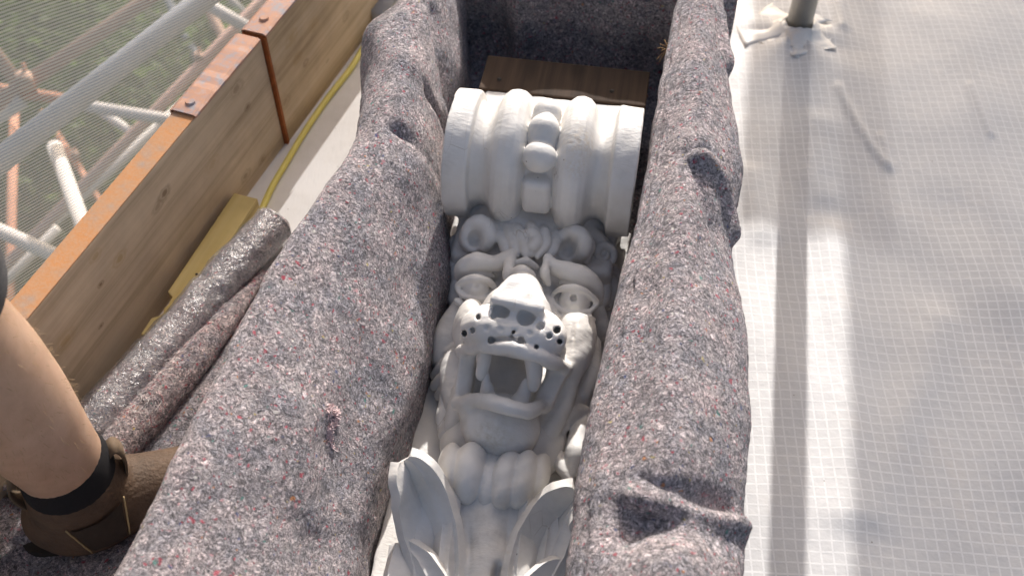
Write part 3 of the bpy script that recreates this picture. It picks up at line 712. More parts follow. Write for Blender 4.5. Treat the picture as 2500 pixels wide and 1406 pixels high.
def fibres(G, N, n, parent, seed, lmin=0.006, lmax=0.022):
    rs = np.random.RandomState(seed + 50); S, K = G.shape[:2]
    area = np.linalg.norm(np.cross(np.diff(G, axis=0)[:, :-1], np.diff(G, axis=1)[:-1]), axis=2).ravel(); area /= area.sum()
    V, Fc, mi = [], [], []
    pick = rs.choice(len(area), n, p=area)
    for c in pick:
        i, k = divmod(c, K - 1); p = G[i, k] + (G[i + 1, k] - G[i, k]) * rs.rand() + (G[i, k + 1] - G[i, k]) * rs.rand(); nn = N[i, k]
        t = rs.normal(size=3); t -= nn * (t @ nn); t /= np.linalg.norm(t) + 1e-9; b = np.cross(nn, t)
        L = lmin + (lmax - lmin) * rs.rand() ** 2; wd = 0.00022 + 0.0003 * rs.rand() ** 2; cv = rs.normal() * 55; up = 0.0006 + 0.0035 * rs.rand() ** 2
        stand = rs.rand() < 0.22
        base = len(V)
        for q in range(5):
            s_ = q / 4; hgt = (up * math.sin(math.pi * min(1, s_ + 0.15)) if not stand else 0.5 * L * s_) + 0.0004
            pp = p + t * (L * (s_ - 0.5)) + b * (cv * (L * (s_ - 0.5)) ** 2) + nn * hgt
            ws = wd * (1 - 0.6 * s_)
            V += [tuple(pp - b * ws), tuple(pp + b * ws)]
        col = rs.choice(6, p=[0.40, 0.22, 0.17, 0.14, 0.05, 0.02])
        for q in range(4): a = base + 2 * q; Fc.append((a, a + 1, a + 3, a + 2)); mi.append(col)
    o = mesh_obj('loose_fibre', V, Fc, None, parent)
    for m in FIB: o.data.materials.append(m)
    o.data.polygons.foreach_set('material_index', mi); o['kind'] = 'stuff'
    return o

# ---- crate under the felts (plywood walls that carry the drapes)
CA = R(13); cdir = Vector((math.sin(CA), math.cos(CA), 0)); cnor = Vector((math.cos(CA), -math.sin(CA), 0))
cc = Vector((-0.075, 0.85, 0))
crate = empty('crate', (cc.x, cc.y, 0.0), -CA)
tag(crate, 'plywood crate hidden under the felt around the carved corbel', 'crate')
bm_obj('base_panel', box_bm((-0.195, -0.80, 0.004), (0.24, 0.745, 0.016), 0.001, 1), M['ply'], crate)
bm_obj('side_panel', box_bm((-0.19, -0.80, 0.017), (-0.174, 0.745, 0.20), 0.001, 1), M['ply'], crate)
bm_obj('side_panel', box_bm((0.255, -0.80, 0.005), (0.271, 0.745, 0.20), 0.001, 1), M['ply'], crate)
bm_obj('end_panel', box_bm((-0.2, 0.747, 0.005), (0.25, 0.763, 0.30), 0.001, 1), M['ply'], crate)

# ---- left drape
LB = [(985, -130, .27), (985, 0, .28), (905, 80, .27), (893, 200, .265), (888, 300, .28), (822, 430, .295), (702, 600, .30), (612, 760, .30), (522, 950, .30), (432, 1130, .30), (352, 1290, .30), (290, 1406, .30), (180, 1640, .30)]
LC = [(1040, -140, .30), (1040, -10, .315), (990, 60, .32), (965, 190, .32), (945, 290, .31), (890, 400, .315), (785, 555, .32), (700, 710, .325), (620, 890, .325), (540, 1060, .33), (470, 1220, .33), (420, 1350, .33), (340, 1580, .33)]
LD = [(1100, -110, .27), (1100, 20, .28), (1085, 110, .28), (1055, 240, .25), (1010, 330, .26), (975, 430, .25), (930, 590, .25), (880, 740, .255), (810, 900, .26), (750, 1060, .27), (690, 1230, .27), (650, 1360, .27), (590, 1580, .27)]
LE = [(1135, -40, .15), (1137, 100, .15), (1132, 220, .14), (1095, 330, .14), (1068, 440, .13), (1062, 560, .13), (1062, 690, .13), (1030, 830, .13), (985, 980, .13), (930, 1130, .13), (880, 1290, .13), (850, 1420, .13), (800, 1640, .13)]
LF = [(1142, 90, .03), (1143, 215, .03), (1138, 330, .03), (1110, 430, .03), (1100, 520, .03), (1108, 640, .03), (1108, 770, .03), (1070, 890, .03), (1040, 1020, .03), (985, 1180, .03), (935, 1330, .03), (900, 1450, .03), (860, 1660, .03)]
rows = []
for si, (b, c, d, e, f) in enumerate(zip(LB, LC, LD, LE, LF)):
    b, c, d, f = P(*b), P(*c), P(*d), P(*f)
    e = f + Vector((-0.006, 0.002, 0.105)); c = b.lerp(c, 0.62); c.z += 0.004; d0 = c.lerp(e, 0.40) + Vector((0.010, 0, 0.012)); d = d0.lerp(d, 0.35); e2 = c.lerp(e, 0.74) + Vector((0.008, 0, 0.008)); kk = max(0.0, min(1.0, (6.5 - si) / 2.5)); d = d.lerp(f + Vector((-0.045, 0.006, 0.275)), kk); e2 = e2.lerp(f + Vector((-0.016, 0.004, 0.200)), kk)
    a2 = b + Vector((-0.012, 0.004, -0.09)); a1 = Vector((b.x - 0.025, b.y + 0.008, 0.006))
    if b.y > 1.05: a1 = Vector((b.x - 0.012, b.y + 0.004, 0.13)); a2 = b + Vector((-0.008, 0.003, -0.06))
    rows.append([a1, a2, b, c, d, e2, e, f, f + Vector((0.03, -0.004, -0.004))])
G = loft(rows, 90, 230)
lf_folds = [([P(962, 305, .31), P(1020, 400, .24), P(1065, 480, .17), P(1095, 555, .09)], 0.015, 0.010),
            ([P(1010, 330, .26), P(1060, 440, .16), P(1095, 520, .08)], -0.010, 0.013),
            ([P(1035, 225, .27), P(1070, 300, .2), P(1105, 370, .1)], 0.013, 0.009),
            ([P(1090, 260, .2), P(1115, 350, .09)], -0.008, 0.012),
            ([P(1065, 30, .30), P(1085, 120, .27), P(1100, 230, .2)], 0.008, 0.016),
            ([P(905, 60, .3), P(960, 130, .32), P(1010, 160, .31)], -0.007, 0.018),
            ([P(690, 880, .29), P(740, 1020, .28)], -0.006, 0.045), ([P(880, 900, .22), P(830, 1100, .22)], 0.008, 0.04)]
left = felt_sheet('felt_drape', G, 'large grey speckled felt drape over the left wall of the crate', 'felt', lf_folds, 3, 0.006, flip=False, fib=15000, frayed=(0,))

# ---- right drape
RD = [(1690, -130, .28), (1656, 5, .28), (1624, 180, .275), (1594, 360, .27), (1577, 450, .27), (1548, 590, .27), (1522, 680, .265), (1494, 800, .26), (1476, 900, .26), (1447, 1040, .255), (1421, 1180, .25), (1407, 1280, .25), (1396, 1400, .25), (1375, 1620, .25)]
RC = [(1705, -135, .31), (1675, 0, .31), (1642, 180, .305), (1616, 358, .305), (1602, 446, .305), (1578, 588, .305), (1556, 672, .305), (1534, 790, .305), (1520, 888, .305), (1490, 1030, .30), (1466, 1168, .30), (1456, 1268, .295), (1450, 1388, .30), (1430, 1610, .30)]
RM = [(1725, -130, .325), (1712, 0, .325), (1700, 172, .33), (1690, 340, .335), (1684, 425, .335), (1665, 570, .335), (1652, 660, .335), (1652, 780, .34), (1650, 880, .34), (1642, 1020, .34), (1628, 1160, .335), (1626, 1265, .315), (1628, 1385, .345), (1620, 1600, .34)]
RB = [(1757, -130, .29), (1757, 0, .285), (1770, 180, .275), (1800, 350, .27), (1803, 460, .26), (1778, 585, .255), (1784, 675, .255), (1814, 800, .26), (1822, 920, .26), (1818, 1060, .26), (1808, 1180, .255), (1806, 1280, .245), (1803, 1400, .27), (1795, 1620, .27)]
rows = []
for d, c, m, b in zip(RD, RC, RM, RB):
    d, c, m, b = P(*d), P(*c), P(*m), P(*b)
    m2 = (m + b) / 2 + Vector((0, 0, 0.012))
    rows.append([Vector((d.x - 0.05, d.y + 0.03, 0.026)), Vector((d.x + 0.004, d.y + 0.02, 0.03)), Vector((d.x + 0.010, d.y + 0.01, 0.13)), d, c.lerp(d, 0.16), c.lerp(m, 0.10), m, m2, b, b + Vector((-0.004, 0, -0.05)), b + Vector((-0.012, 0, -0.10))])
G = loft(rows, 90, 240)
rf_folds = [([P(1668, 378, .335), P(1715, 372, .33)], 0.008, 0.010), ([P(1705, 392, .33), P(1742, 440, .305), P(1765, 520, .275), P(1775, 570, .26)], -0.015, 0.011),
            ([P(1690, 400, .34), P(1715, 470, .33), P(1735, 560, .3)], 0.009, 0.013),
            ([P(1560, 1212, .315), P(1640, 1235, .32), P(1720, 1275, .30), P(1790, 1290, .265)], -0.018, 0.012),
            ([P(1565, 1190, .32), P(1660, 1205, .34), P(1790, 1240, .28)], 0.011, 0.012),
            ([P(1545, 1330, .31), P(1580, 1270, .32), P(1640, 1275, .33)], 0.012, 0.018),
            ([P(1590, 700, .325), P(1560, 900, .32), P(1530, 1100, .315)], 0.005, 0.02), ([P(1770, 40, .3), P(1765, 160, .28)], -0.012, 0.012)]
right = felt_sheet('felt_drape', G, 'grey speckled felt drape over the right wall beside the plastic sheeting', 'felt', rf_folds, 9, 0.005, flip=False, fib=13000, frayed=(1,))

# ---- back drape and floor lining
rows = []
for s_, (xo, bulge) in enumerate([(-0.26, 0.03), (-0.15, 0.015), (-0.105, -0.03), (-0.06, -0.012), (0.0, 0.004), (0.07, -0.004), (0.14, 0.0), (0.2, -0.006), (0.26, 0.01)]):
    base = Vector((0.115, 1.50, 0)) + cnor * (xo * 1.0 + 0.0)
    row = []
    for z, back in ((0.022, -0.04), (0.05, 0.0), (0.15, 0.012), (0.25, 0.02), (0.33, 0.03), (0.345, 0.055), (0.30, 0.075), (0.2, 0.08)):
        row.append(base + cdir * (back + bulge * (1 if z > 0.04 else 0.4)) + Vector((0, 0, z)))
    rows.append(row)
G = loft(rows, 60, 70)
felt_sheet('felt_drape', G, 'dark shaded felt drape closing the far end of the crate', 'felt', (), 15, 0.007, flip=True, fib=1800)
rows = []
for s_ in np.linspace(-0.78, 0.72, 8):
    rows.append([cc + cdir * s_ + cnor * x + Vector((0, 0, 0.021)) for x in (-0.19, -0.08, 0.04, 0.15, 0.22)])
G = loft(rows, 30, 90)
felt_sheet('felt_lining', G, 'felt lining on the crate bottom under the corbel', 'felt', (), 21, 0.002, flip=True, fib=0)

# ---- felt on the ledge: film-wrapped roll, plain roll, folded piece, crumpled mat under the boot
def roll(name, path, rads, label, film=None, seed=0, spiral=True, crumple=0.002, fib=1200):
    pth = catmull(path, 14); n = len(pth); rr = np.interp(np.linspace(0, len(rads) - 1, n), range(len(rads)), rads)
    seg = 40
    V, Fc = tube_geo(pth, list(rr), seg, caps=False)
    V2 = []
    for i, v in enumerate(V):
        c = pth[i // seg]; d = (v - c); a = 1 + (crumple / max(d.length, 1e-4)) * (mnoise.noise(v * 38 + Vector((seed, 0, 0))) + 0.6 * mnoise.noise(v * 90))
        V2.append(c + d * a)
    root = mesh_obj(name, V2, Fc, M['felt_roll']); tag(root, label, 'felt roll')
    for e, s in ((0, -1), (n - 1, 1)):
        # rolled end: spiral layers
        c = pth[e]; t = (pth[1] - pth[0]).normalized() * -1 if e == 0 else (pth[-1] - pth[-2]).normalized()
        sd = t.orthogonal().normalized(); u2 = t.cross(sd); vv, ff = [], []; m = 150; turns = 4.5
        for i in range(m):
            a = i / m * turns * 2 * math.pi; r0 = rr[e] * (0.1 + 0.88 * i / m)
            for r_, h in ((r0, -0.002), (r0 + rr[e] * 0.07, 0.0018 * (1 + math.sin(i * 0.9))), (r0 + rr[e] * 0.15, -0.002)):
                vv.append(c + (sd * math.cos(a) + u2 * math.sin(a)) * r_ + t * h)
            if i: b = (i - 1) * 3; ff += [(b, b + 3, b + 4, b + 1), (b + 1, b + 4, b + 5, b + 2)]
        mesh_obj('rolled_end', vv, ff, M['felt_roll'], root)
    if film:
        V, Fc = tube_geo(pth, [r + 0.0022 for r in rr], 48, caps=False); V3 = []
        for i, v in enumerate(V):
            c = pth[i // 48]; d = v - c; g = 0.0022 * mnoise.noise(Vector((v.x * 60, v.y * 60, v.z * 60))) + 0.0016 * abs(mnoise.noise(v * 110 + Vector((3, 3, 3))))
            V3.append(c + d * (1 + (crumple / d.length) * (mnoise.noise(v * 38 + Vector((seed, 0, 0))) + 0.6 * mnoise.noise(v * 90)) + g / d.length))
        tag(mesh_obj('plastic_film', V3, Fc, M['film'], root), 'shiny clear plastic film')
    if fib:
        Gv = np.array([tuple(v) for v in V2]).reshape(n, seg, 3); ctr = np.array([tuple(p) for p in pth])[:, None, :]; Nn = Gv - ctr; Nn /= np.linalg.norm(Nn, axis=2, keepdims=True)
        fibres(Gv, Nn, fib, root, seed + 3)
    return root
roll('felt_roll', [P(672, 545, .036), P(560, 665, .036), P(455, 790, .036), P(340, 920, .036), P(240, 1030, .036), P(60, 1230, .034)], [0.030, 0.032, 0.031, 0.034, 0.036, 0.035],
     'rolled felt wrapped in shiny clear plastic film beside the toe board', True, 1, crumple=0.0022, fib=0)
roll('felt_roll', [P(645, 668, .020), P(560, 770, .026), P(470, 880, .030), P(380, 985, .032), P(290, 1085, .032), P(150, 1250, .032)], [0.006, 0.018, 0.026, 0.028, 0.029, 0.029],
     'tapering unwrapped felt roll lying against the film-wrapped one', None, 5, fib=1500)
rows = []
for a, b, z in (((640, 690), (655, 690), .012), ((585, 790), (615, 785), .013), ((520, 890), (565, 880), .014), ((440, 990), (515, 985), .014), ((370, 1080), (450, 1080), .014), ((300, 1190), (390, 1190), .014), ((220, 1300), (310, 1300), .014)):
    A, Bq = P(*a, z), P(*b, z); rows.append([A + (A - Bq) * 0.6 - Vector((0, 0, .004)), A, (A + Bq) / 2 + Vector((0, 0, 0.006)), Bq, Bq + (Bq - A).normalized() * 0.006 - Vector((0, 0, 0.008))])
felt_sheet('felt_offcut', loft(rows, 26, 90), 'flat felt offcut between the rolls and the draped crate, behind the boot', 'felt', (), 31, 0.003, flip=False, fib=900)
rows = []
for j, py in enumerate((1215, 1270, 1330, 1390, 1470, 1600)):
    rows.append([P(px, py + 18 * math.sin(px * 0.02 + j), .028 + 0.020 * math.sin(px * 0.013 + j * 1.1) + (0.012 if px > 60 else 0)) for px in (-220, -120, -30, 60, 140, 220, 300, 360)])
felt_sheet('felt_mat', loft(rows, 70, 60), 'crumpled dark felt mat under the boot in the lower left corner', 'felt', (), 37, 0.010, flip=False, fib=1500)

# ================================================================== CARVED CORBEL
corbel = empty('carved_corbel', O0, -KA)
tag(corbel, 'white painted carved corbel with scroll, roaring lion head, paw and leaves', 'corbel')
def L(px, py, w_):
    p = P(px, py, O0.z + w_) - O0
    return Vector((p.dot(ku), p.dot(kv), w_))
PT = M['paint']
WC, HALF = 0.19, 0.131
def scroll():
    f = Field((-0.16, -0.14, -0.004), (0.16, 0.24, 0.32), 0.0021)
    pu = np.array([0, .016, .0195, .022, .028, .036, .046, .056, .064, .069, .0715, .076, .084, .091, .0955, .097, .100, .133])
    pr = np.array([.068, .068, .070, .078, .089, .0955, .0975, .0955, .0885, .078, .0745, .0705, .0700, .0735, .0775, .0885, .0905, .0905])
    def prof(x, y, z):
        r = np.interp(np.abs(x), pu, pr)
        d = np.sqrt(y ** 2 + (z - WC) ** 2) - r
        return np.maximum(d * 0.9, np.abs(x) - HALF)
    f.op(prof, (-HALF, -0.1, WC - 0.1), (HALF, 0.1, WC + 0.1), 0.002)
    f.box((0, 0.085, 0.075), (0.120, 0.105, 0.074), 0.004, 0.004)       # block behind the scroll
    f.box((0, -0.04, 0.06), (0.115, 0.09, 0.058), 0.01, 0.01)
    def at(phi, r, u=0.0):
        a = R(phi); return Vector((u, -math.sin(a) * r, WC + math.cos(a) * r))
    for phi, r0 in ((-14, 0.0205), (12, 0.0215)):
        f.tube([at(phi, .077), at(phi + 15, .066)], [r0, r0 * 0.94], 0.0015, sub=1)
    f.ell(at(41, .079), (.0235, .0225, .022), 0.0015)
    ph = R(82); tabm = Matrix((Vector((1, 0, 0)), Vector((0, -math.cos(ph), -math.sin(ph))), Vector((0, -math.sin(ph), math.cos(ph))))).transposed()
    f.box(at(83, .070), (.0200, .027, .0175), .010, .002, rot=tabm)
    f.rough(0.0006, 90, 4)
    return f.mesh('scroll', PT, corbel)
scroll()
# unpainted timber beyond the scroll
wa, wb, wc_, wd = L(1158, 217, .16), L(1572, 257, .16), L(1578, 181, .16), L(1190, 150, .16)
y0 = (wa.y + wb.y) / 2; y1 = (wc_.y + wd.y) / 2
bm = box_bm((-0.132, 0.1902, 0.004), (0.132, 0.1902 + (y1 - y0) + 0.012, 0.152), 0.0025, 2)
for v in bm.verts: v.co.y += 0.003 * mnoise.noise((v.co.x * 20, 1, v.co.z * 20)) if v.co.y > 0.2 else 0
blk = bm_obj('end_block', bm, M['oldwood'], corbel); tag(blk, 'bare brown timber end with two nail holes')
for px, py in ((1219, 194), (1494, 223)):
    q = L(px, py, .153); V, Fc = tube_geo([q + Vector((0, 0, 0.0012)), q - Vector((0, 0, 0.02))], 0.0035, 10); mesh_obj('nail_hole', V, Fc, M['sole'], blk)

def body():
    f = Field((-0.15, -0.78, -0.003), (0.15, 0.0, 0.16), 0.003)
    def plate(x, y, z):
        hw = 0.122 + 0.012 * np.clip((y + 0.6) / 0.6, 0, 1)
        top = 0.038 + 0.03 * np.clip((y + 0.25) / 0.25, 0, 1)
        q = np.maximum(np.maximum(np.abs(x) - hw, z - top), -z + 0.0)
        return np.maximum(q, np.maximum(y - 0.0, -0.77 - y))
    f.op(plate, (-0.14, -0.77, 0), (0.14, 0, 0.09), 0.002)
    f.rough(0.0008, 80, 2)
    return f.mesh('back_plate', PT, corbel)
body()

EX = Vector((1, 0, 0)); EN = Vector((0, -0.63, 0.777)); EY = Vector((0, 0.777, 0.63))     # the face is carved to look this way
FACE = Matrix((EX, EY, EN)).transposed()
def fv(c, x, y, z=0.0): return c + EX * x + EY * y + EN * z
def head():
    f = Field((-0.155, -0.47, 0.03), (0.165, -0.02, 0.325), 0.0017)
    E, Tb = f.ell, f.tube
    E(L(1285, 680, .080), (.085, .080, .060), 0.01)                      # skull
    E(L(1262, 820, .075), (.085, .095, .070), 0.02)                      # face
    E(L(1245, 960, .065), (.080, .090, .065), 0.02)                      # jaw mass
    E(L(1290, 575, .115), (.085, .050, .045), 0.012); E(L(1300, 548, .115), (.108, .038, .045), 0.010)                     # hair mass under the scroll
    E(L(1285, 630, .115), (.050, .030, .032), 0.012)                     # forehead
    E(L(1148, 800, .125), (.022, .038, .040), 0.012); E(L(1400, 830, .118), (.030, .055, .036), 0.014)   # cheeks
    # muzzle: a broad rounded block, its front falling to the lip
    vb, vf = L(1255, 758, .232).y, L(1250, 818, .232).y
    cx = L(1250, 800, .22).x
    f.box((cx, (vb + vf) / 2 + .004, .1915), (.046, (vb - vf) / 2 + .010, .044), .022, .012)
    E(L(1190, 806, .203), (.034, .028, .032), 0.010); E(L(1312, 818, .203), (.036, .030, .032), 0.010)
    E(L(1160, 838, .165), (.018, .022, .028), 0.010); E(L(1348, 860, .165), (.018, .024, .028), 0.010)
    Tb([L(1268, 735, .150), L(1260, 775, .175)], [.032, .046], 0.014, sub=1)
    # nose: flat top, wider in front, nostrils in the front face
    NT_ = .2520
    Tb([L(1283, 668, .098), L(1278, 700, .125), L(1273, 725, .170)], [.014, .020, .026], 0.008)
    nv0, nv1 = L(1275, 682, NT_).y, L(1262, 740, NT_).y; nx0, nx1 = L(1275, 690, NT_).x, L(1262, 735, NT_).x
    for k in range(7):
        t_ = k / 6; f.box((nx0 + (nx1 - nx0) * t_, nv0 + (nv1 - nv0) * (0.10 + 0.80 * t_), NT_ - .024), (.0185 + .0150 * t_, .0055, .024 - .0015 * t_), .0045, .004, rot=Matrix.Rotation(R(-6), 4, 'Z'))
    for px in (1226, 1288):
        c = Vector((L(px, 755, .232).x, nv1 + (-.0005 if px < 1250 else -.0035), .2335)); E(c, (.0112, .0125, .0095), 0.002, True)
    Tb([Vector((nx1 - .002, nv1 - .003, .228)), Vector((nx1 - .003, nv1 - .008, .215)), L(1252, 812, .226), L(1250, 835, .215)], .0014, .004, True)
    # upper lip roll
    Tb([L(1124, 857, .155), L(1148, 850, .186), L(1190, 846, .208), L(1250, 845, .217), L(1310, 868, .209), L(1350, 884, .187), L(1378, 893, .158)], [.007, .0085, .0100, .0105, .0105, .0090, .007], 0.0015)
    Tb([fv(L(1140, 838, .172), 0, 0, .010), fv(L(1190, 833, .205), 0, 0, .010), fv(L(1250, 830, .215), 0, 0, .010), fv(L(1310, 850, .206), 0, 0, .010), fv(L(1360, 870, .172), 0, 0, .010)], .0024, .003, True)
    # mouth hollow, cut straight in from the front
    m0, m1 = L(1243, 872, .185), L(1236, 980, .150); mid = (m0 + m1) / 2
    f.box(fv(mid, .000, 0, .025), (.0455, (m0 - m1).dot(EY) / 2, .080), .016, .005, True, rot=FACE)
    # lower jaw, lip and chin
    E(L(1221, 1045, .105), (.050, .040, .052), 0.010); E(L(1218, 1018, .120), (.044, .018, .024), 0.008)
    Tb([L(1118, 988, .124), L(1150, 978, .146), L(1190, 979, .162), L(1232, 992, .170), L(1280, 1004, .162), L(1305, 999, .147), L(1322, 990, .126)], [.008, .0085, .0092, .0097, .0092, .0085, .007], 0.0025)
    E(L(1150, 1000, .13), (.016, .014, .02), .006)
    # corners of the mouth
    f.box(fv((L(1138, 862, .158) + L(1130, 985, .120)) / 2, 0, 0, -.020), (.0105, .034, .026), .005, .008, rot=FACE)
    f.box(fv((L(1362, 890, .158) + L(1322, 992, .124)) / 2, .002, 0, -.020), (.0115, .032, .026), .005, .010, rot=(FACE.to_4x4() @ Matrix.Rotation(R(-20), 4, 'Z')))
    Tb([L(1392, 890, .12), L(1378, 980, .095), L(1330, 1075, .08)], [.012, .012, .012], 0.02)
    Tb([L(1390, 880, .085), L(1378, 940, .080), L(1345, 1010, .075)], [.020, .020, .018], .006); Tb([L(1112, 880, .085), L(1110, 940, .080), L(1120, 1000, .075)], [.018, .018, .016], .006)
    # whisker pits
    for px, py, w_ in ((1170, 775, 0.227), (1205, 772, 0.234), (1155, 805, 0.221), (1187, 801, 0.235), (1221, 803, 0.236), (1257, 806, 0.237), (1293, 813, 0.236), (1320, 797, 0.232), (1342, 821, 0.223), (1200, 830, 0.216), (1272, 831, 0.221), (1311, 846, 0.215),
                       (1362, 806, 0.208), (1368, 832, 0.198), (1138, 812, 0.198)):
        q = L(px, py, w_); Tb([q + EN * 0.03, q - EN * 0.0025], [.0046, .0038], 0.0012, True, sub=1)
    # crease parting muzzle from cheek
    Tb([L(1190, 748, .205), L(1158, 790, .192), L(1134, 830, .170), L(1120, 852, .150)], .0030, .004, True); Tb([L(1338, 756, .205), L(1364, 800, .188), L(1378, 848, .166), L(1388, 890, .145)], .0030, .004, True)
    for k in range(7): q = L(1352 + k * 4.5, 785 + k * 15, .192 - k * .005); f.ell(q + EN * .004, (.0032, .0032, .004), .0015, True)
    # eyes: socket, ball, lids, drilled pupil
    for (px, py, w_, r, sx) in ((1163, 706, .132, .0150, -1), (1403, 735, .128, .0175, 1)):
        e = L(px, py, w_)
        E(fv(e, 0, .001, r * 1.15), (r * 1.75, r * 1.4, r * 1.1), 0.006, True, rot=FACE)
        E(e - EN * .002, r * 1.26, 0.002)
        up = [fv(e, math.cos(a) * r * 1.75, math.sin(a) ** 1.3 * r * 0.92 + .001 - .002 * sx * math.cos(a), r * (0.86 - 0.70 * math.cos(a) ** 2)) for a in np.linspace(0.02, math.pi - 0.02, 10)]
        lo = [fv(e, math.cos(a) * r * 1.70, -abs(math.sin(a)) ** 1.2 * r * 0.95, r * (0.90 - 0.70 * math.cos(a) ** 2)) for a in np.linspace(math.pi + 0.02, 2 * math.pi - 0.02, 10)]
        Tb(up, [.002, .0026, .0032, .0037, .0039, .0039, .0037, .0032, .0026, .002], 0.004, sub=2); Tb(lo, [.002, .0024, .0028, .0031, .0033, .0033, .0031, .0028, .0024, .002], 0.004, sub=2)
        Tb([fv(e, x * r * 1.8, -r * 1.6 + 0.45 * r * x * x, r * .45) for x in np.linspace(-0.9, 0.9, 5)], .0034, 0.005)
        if sx > 0: Tb([fv(e, -.001, .004, r * 1.5), fv(e, -.001, .004, r * .80)], .0042, 0.002, True, sub=1)
        else: Tb([fv(e, .001, .004, r * 1.5), fv(e, .001, .004, r * 1.05)], .0030, 0.003, True, sub=1)
    # brows: rolled, rising to a pinched peak by the nose
    Tb([L(1120, 676, .120), L(1136, 650, .142), L(1166, 640, .152), L(1206, 645, .152), L(1234, 634, .156), L(1250, 618, .160)], [.006, .0115, .0120, .0095, .0098, .0055], 0.004)
    Tb([L(1337, 630, .162), L(1350, 650, .156), L(1385, 662, .152), L(1425, 676, .146), L(1454, 700, .132), L(1462, 738, .110)], [.0055, .0095, .0120, .0120, .0095, .0055], 0.004)
    Tb([L(1251, 624, .160), L(1243, 650, .162), L(1238, 676, .158)], [.0045, .0062, .0045], 0.003); Tb([L(1336, 636, .162), L(1330, 664, .164), L(1338, 692, .152)], [.0045, .0062, .0045], 0.003)
    Tb([L(1130, 680, .128), L(1165, 668, .140), L(1205, 674, .138)], [.004, .005, .004], 0.004); Tb([L(1372, 690, .138), L(1410, 697, .140), L(1445, 716, .126)], [.004, .005, .004], 0.004)
    Tb([L(1140, 646, .160), L(1175, 642, .166), L(1215, 645, .164)], .0016, .003, True); Tb([L(1362, 655, .166), L(1395, 664, .166), L(1440, 684, .155)], .0016, .003, True)
    # folds between the brows
    Tb([L(1248, 672, .160), L(1274, 658, .172), L(1302, 672, .160)], [.004, .0055, .004], 0.004); Tb([L(1254, 652, .150), L(1280, 638, .160), L(1310, 652, .150)], [.004, .005, .004], 0.004)
    # ears: cupped, facing forward
    for px, py, w_, r0, ang, hx in ((1166, 578, .148, .0195, 0.35, -.004), (1396, 603, .144, .0200, 0.5, -.005)):
        c = L(px, py, w_); E(c - EN * .022, (.030, .028, .030), 0.008, rot=FACE)
        pts = [fv(c, math.cos(a + ang) * r0 * 0.9, math.sin(a + ang) * r0 * 1.05, .004 * math.cos(a)) for a in np.linspace(-1.2, 4.2, 15)]
        Tb(pts, [.005, .008, .0095, .0105, .0105, .010, .010, .009, .008, .007, .0065, .006, .006, .0055, .004], 0.003, sub=1)
        E(fv(c, hx, -.003, .006), (.0100, .0125, .018), 0.004, True, rot=FACE)
        Tb([fv(c, .016, .020, -.008), fv(c, .026, .004, -.010), fv(c, .022, -.018, -.012)], [.005, .006, .004], .003)
    # curl beside the right ear, locks by the temples
    c = L(1474, 620, .116); E(c - EN * .018, (.019, .018, .022), 0.005, rot=FACE)
    Tb([fv(c, math.cos(a) * .0135 * (1 - a * .085), math.sin(a) * .0135 * (1 - a * .085), 0.0016 * a) for a in np.linspace(-1.5, 6.6, 22)], list(np.linspace(.0075, .003, 22)), 0.0015, sub=1)
    Tb([L(1418, 562, .12), L(1448, 578, .124), L(1476, 596, .116)], [.012, .011, .009], 0.005)
    for pts, r0 in (([(1130, 620, .10), (1112, 650, .085), (1116, 685, .08)], .012), ([(1118, 685, .085), (1108, 722, .07), (1114, 752, .07)], .011), ([(1468, 668, .085), (1490, 700, .07), (1482, 745, .06)], .014), ([(1478, 690, .09), (1474, 725, .08), (1462, 750, .08)], .009),
                    ([(1462, 755, .08), (1468, 800, .07), (1458, 830, .06)], .012), ([(1495, 650, .08), (1505, 690, .06), (1500, 730, .05)], .010), ([(1128, 575, .10), (1112, 600, .09), (1110, 635, .08)], .012)):
        Tb([L(*p) for p in pts], [r0 * .7, r0, r0 * .6], 0.003)
    # hair over the forehead: flowing ridges curling in to the middle
    hair = [[(1195, 542, .13), (1216, 566, .148), (1232, 600, .152), (1236, 626, .150)], [(1218, 536, .13), (1240, 560, .152), (1256, 596, .158), (1262, 626, .154)], [(1246, 538, .135), (1266, 566, .157), (1280, 600, .162), (1284, 628, .158)],
            [(1282, 540, .14), (1300, 560, .160), (1306, 590, .163), (1296, 622, .158)], [(1312, 545, .14), (1330, 570, .158), (1330, 600, .158), (1312, 628, .155)], [(1338, 552, .135), (1356, 576, .150), (1352, 610, .150), (1334, 630, .15)],
            [(1280, 575, .160), (1298, 570, .166), (1310, 585, .166), (1302, 602, .165), (1288, 596, .164)]]
    for hp in hair: Tb([L(*p) for p in hp], [.0055] + [.0075] * (len(hp) - 2) + [.0045], 0.0025)
    # fine carved hair on the cheek
    for i in range(9):
        x = 1392 + i * 8; Tb([fv(L(x + 10, 790 + i * 4, .152 - i * .006), 0, 0, .003), L(x, 880, .142 - i * .008), L(x - 30, 965, .12 - i * .007)], 0.0012, 0.002, True, sub=3)
    f.rough(0.0006, 110, 6); f.rough(0.00025, 300, 7)
    return f.mesh('lion_head', PT, corbel)
hd = head(); tag(hd, 'roaring lion head with pitted muzzle')
def small(name, fn, lo, hi, h=0.0012, parent=None):
    f = Field(lo, hi, h); fn(f); return f.mesh(name, PT, parent)
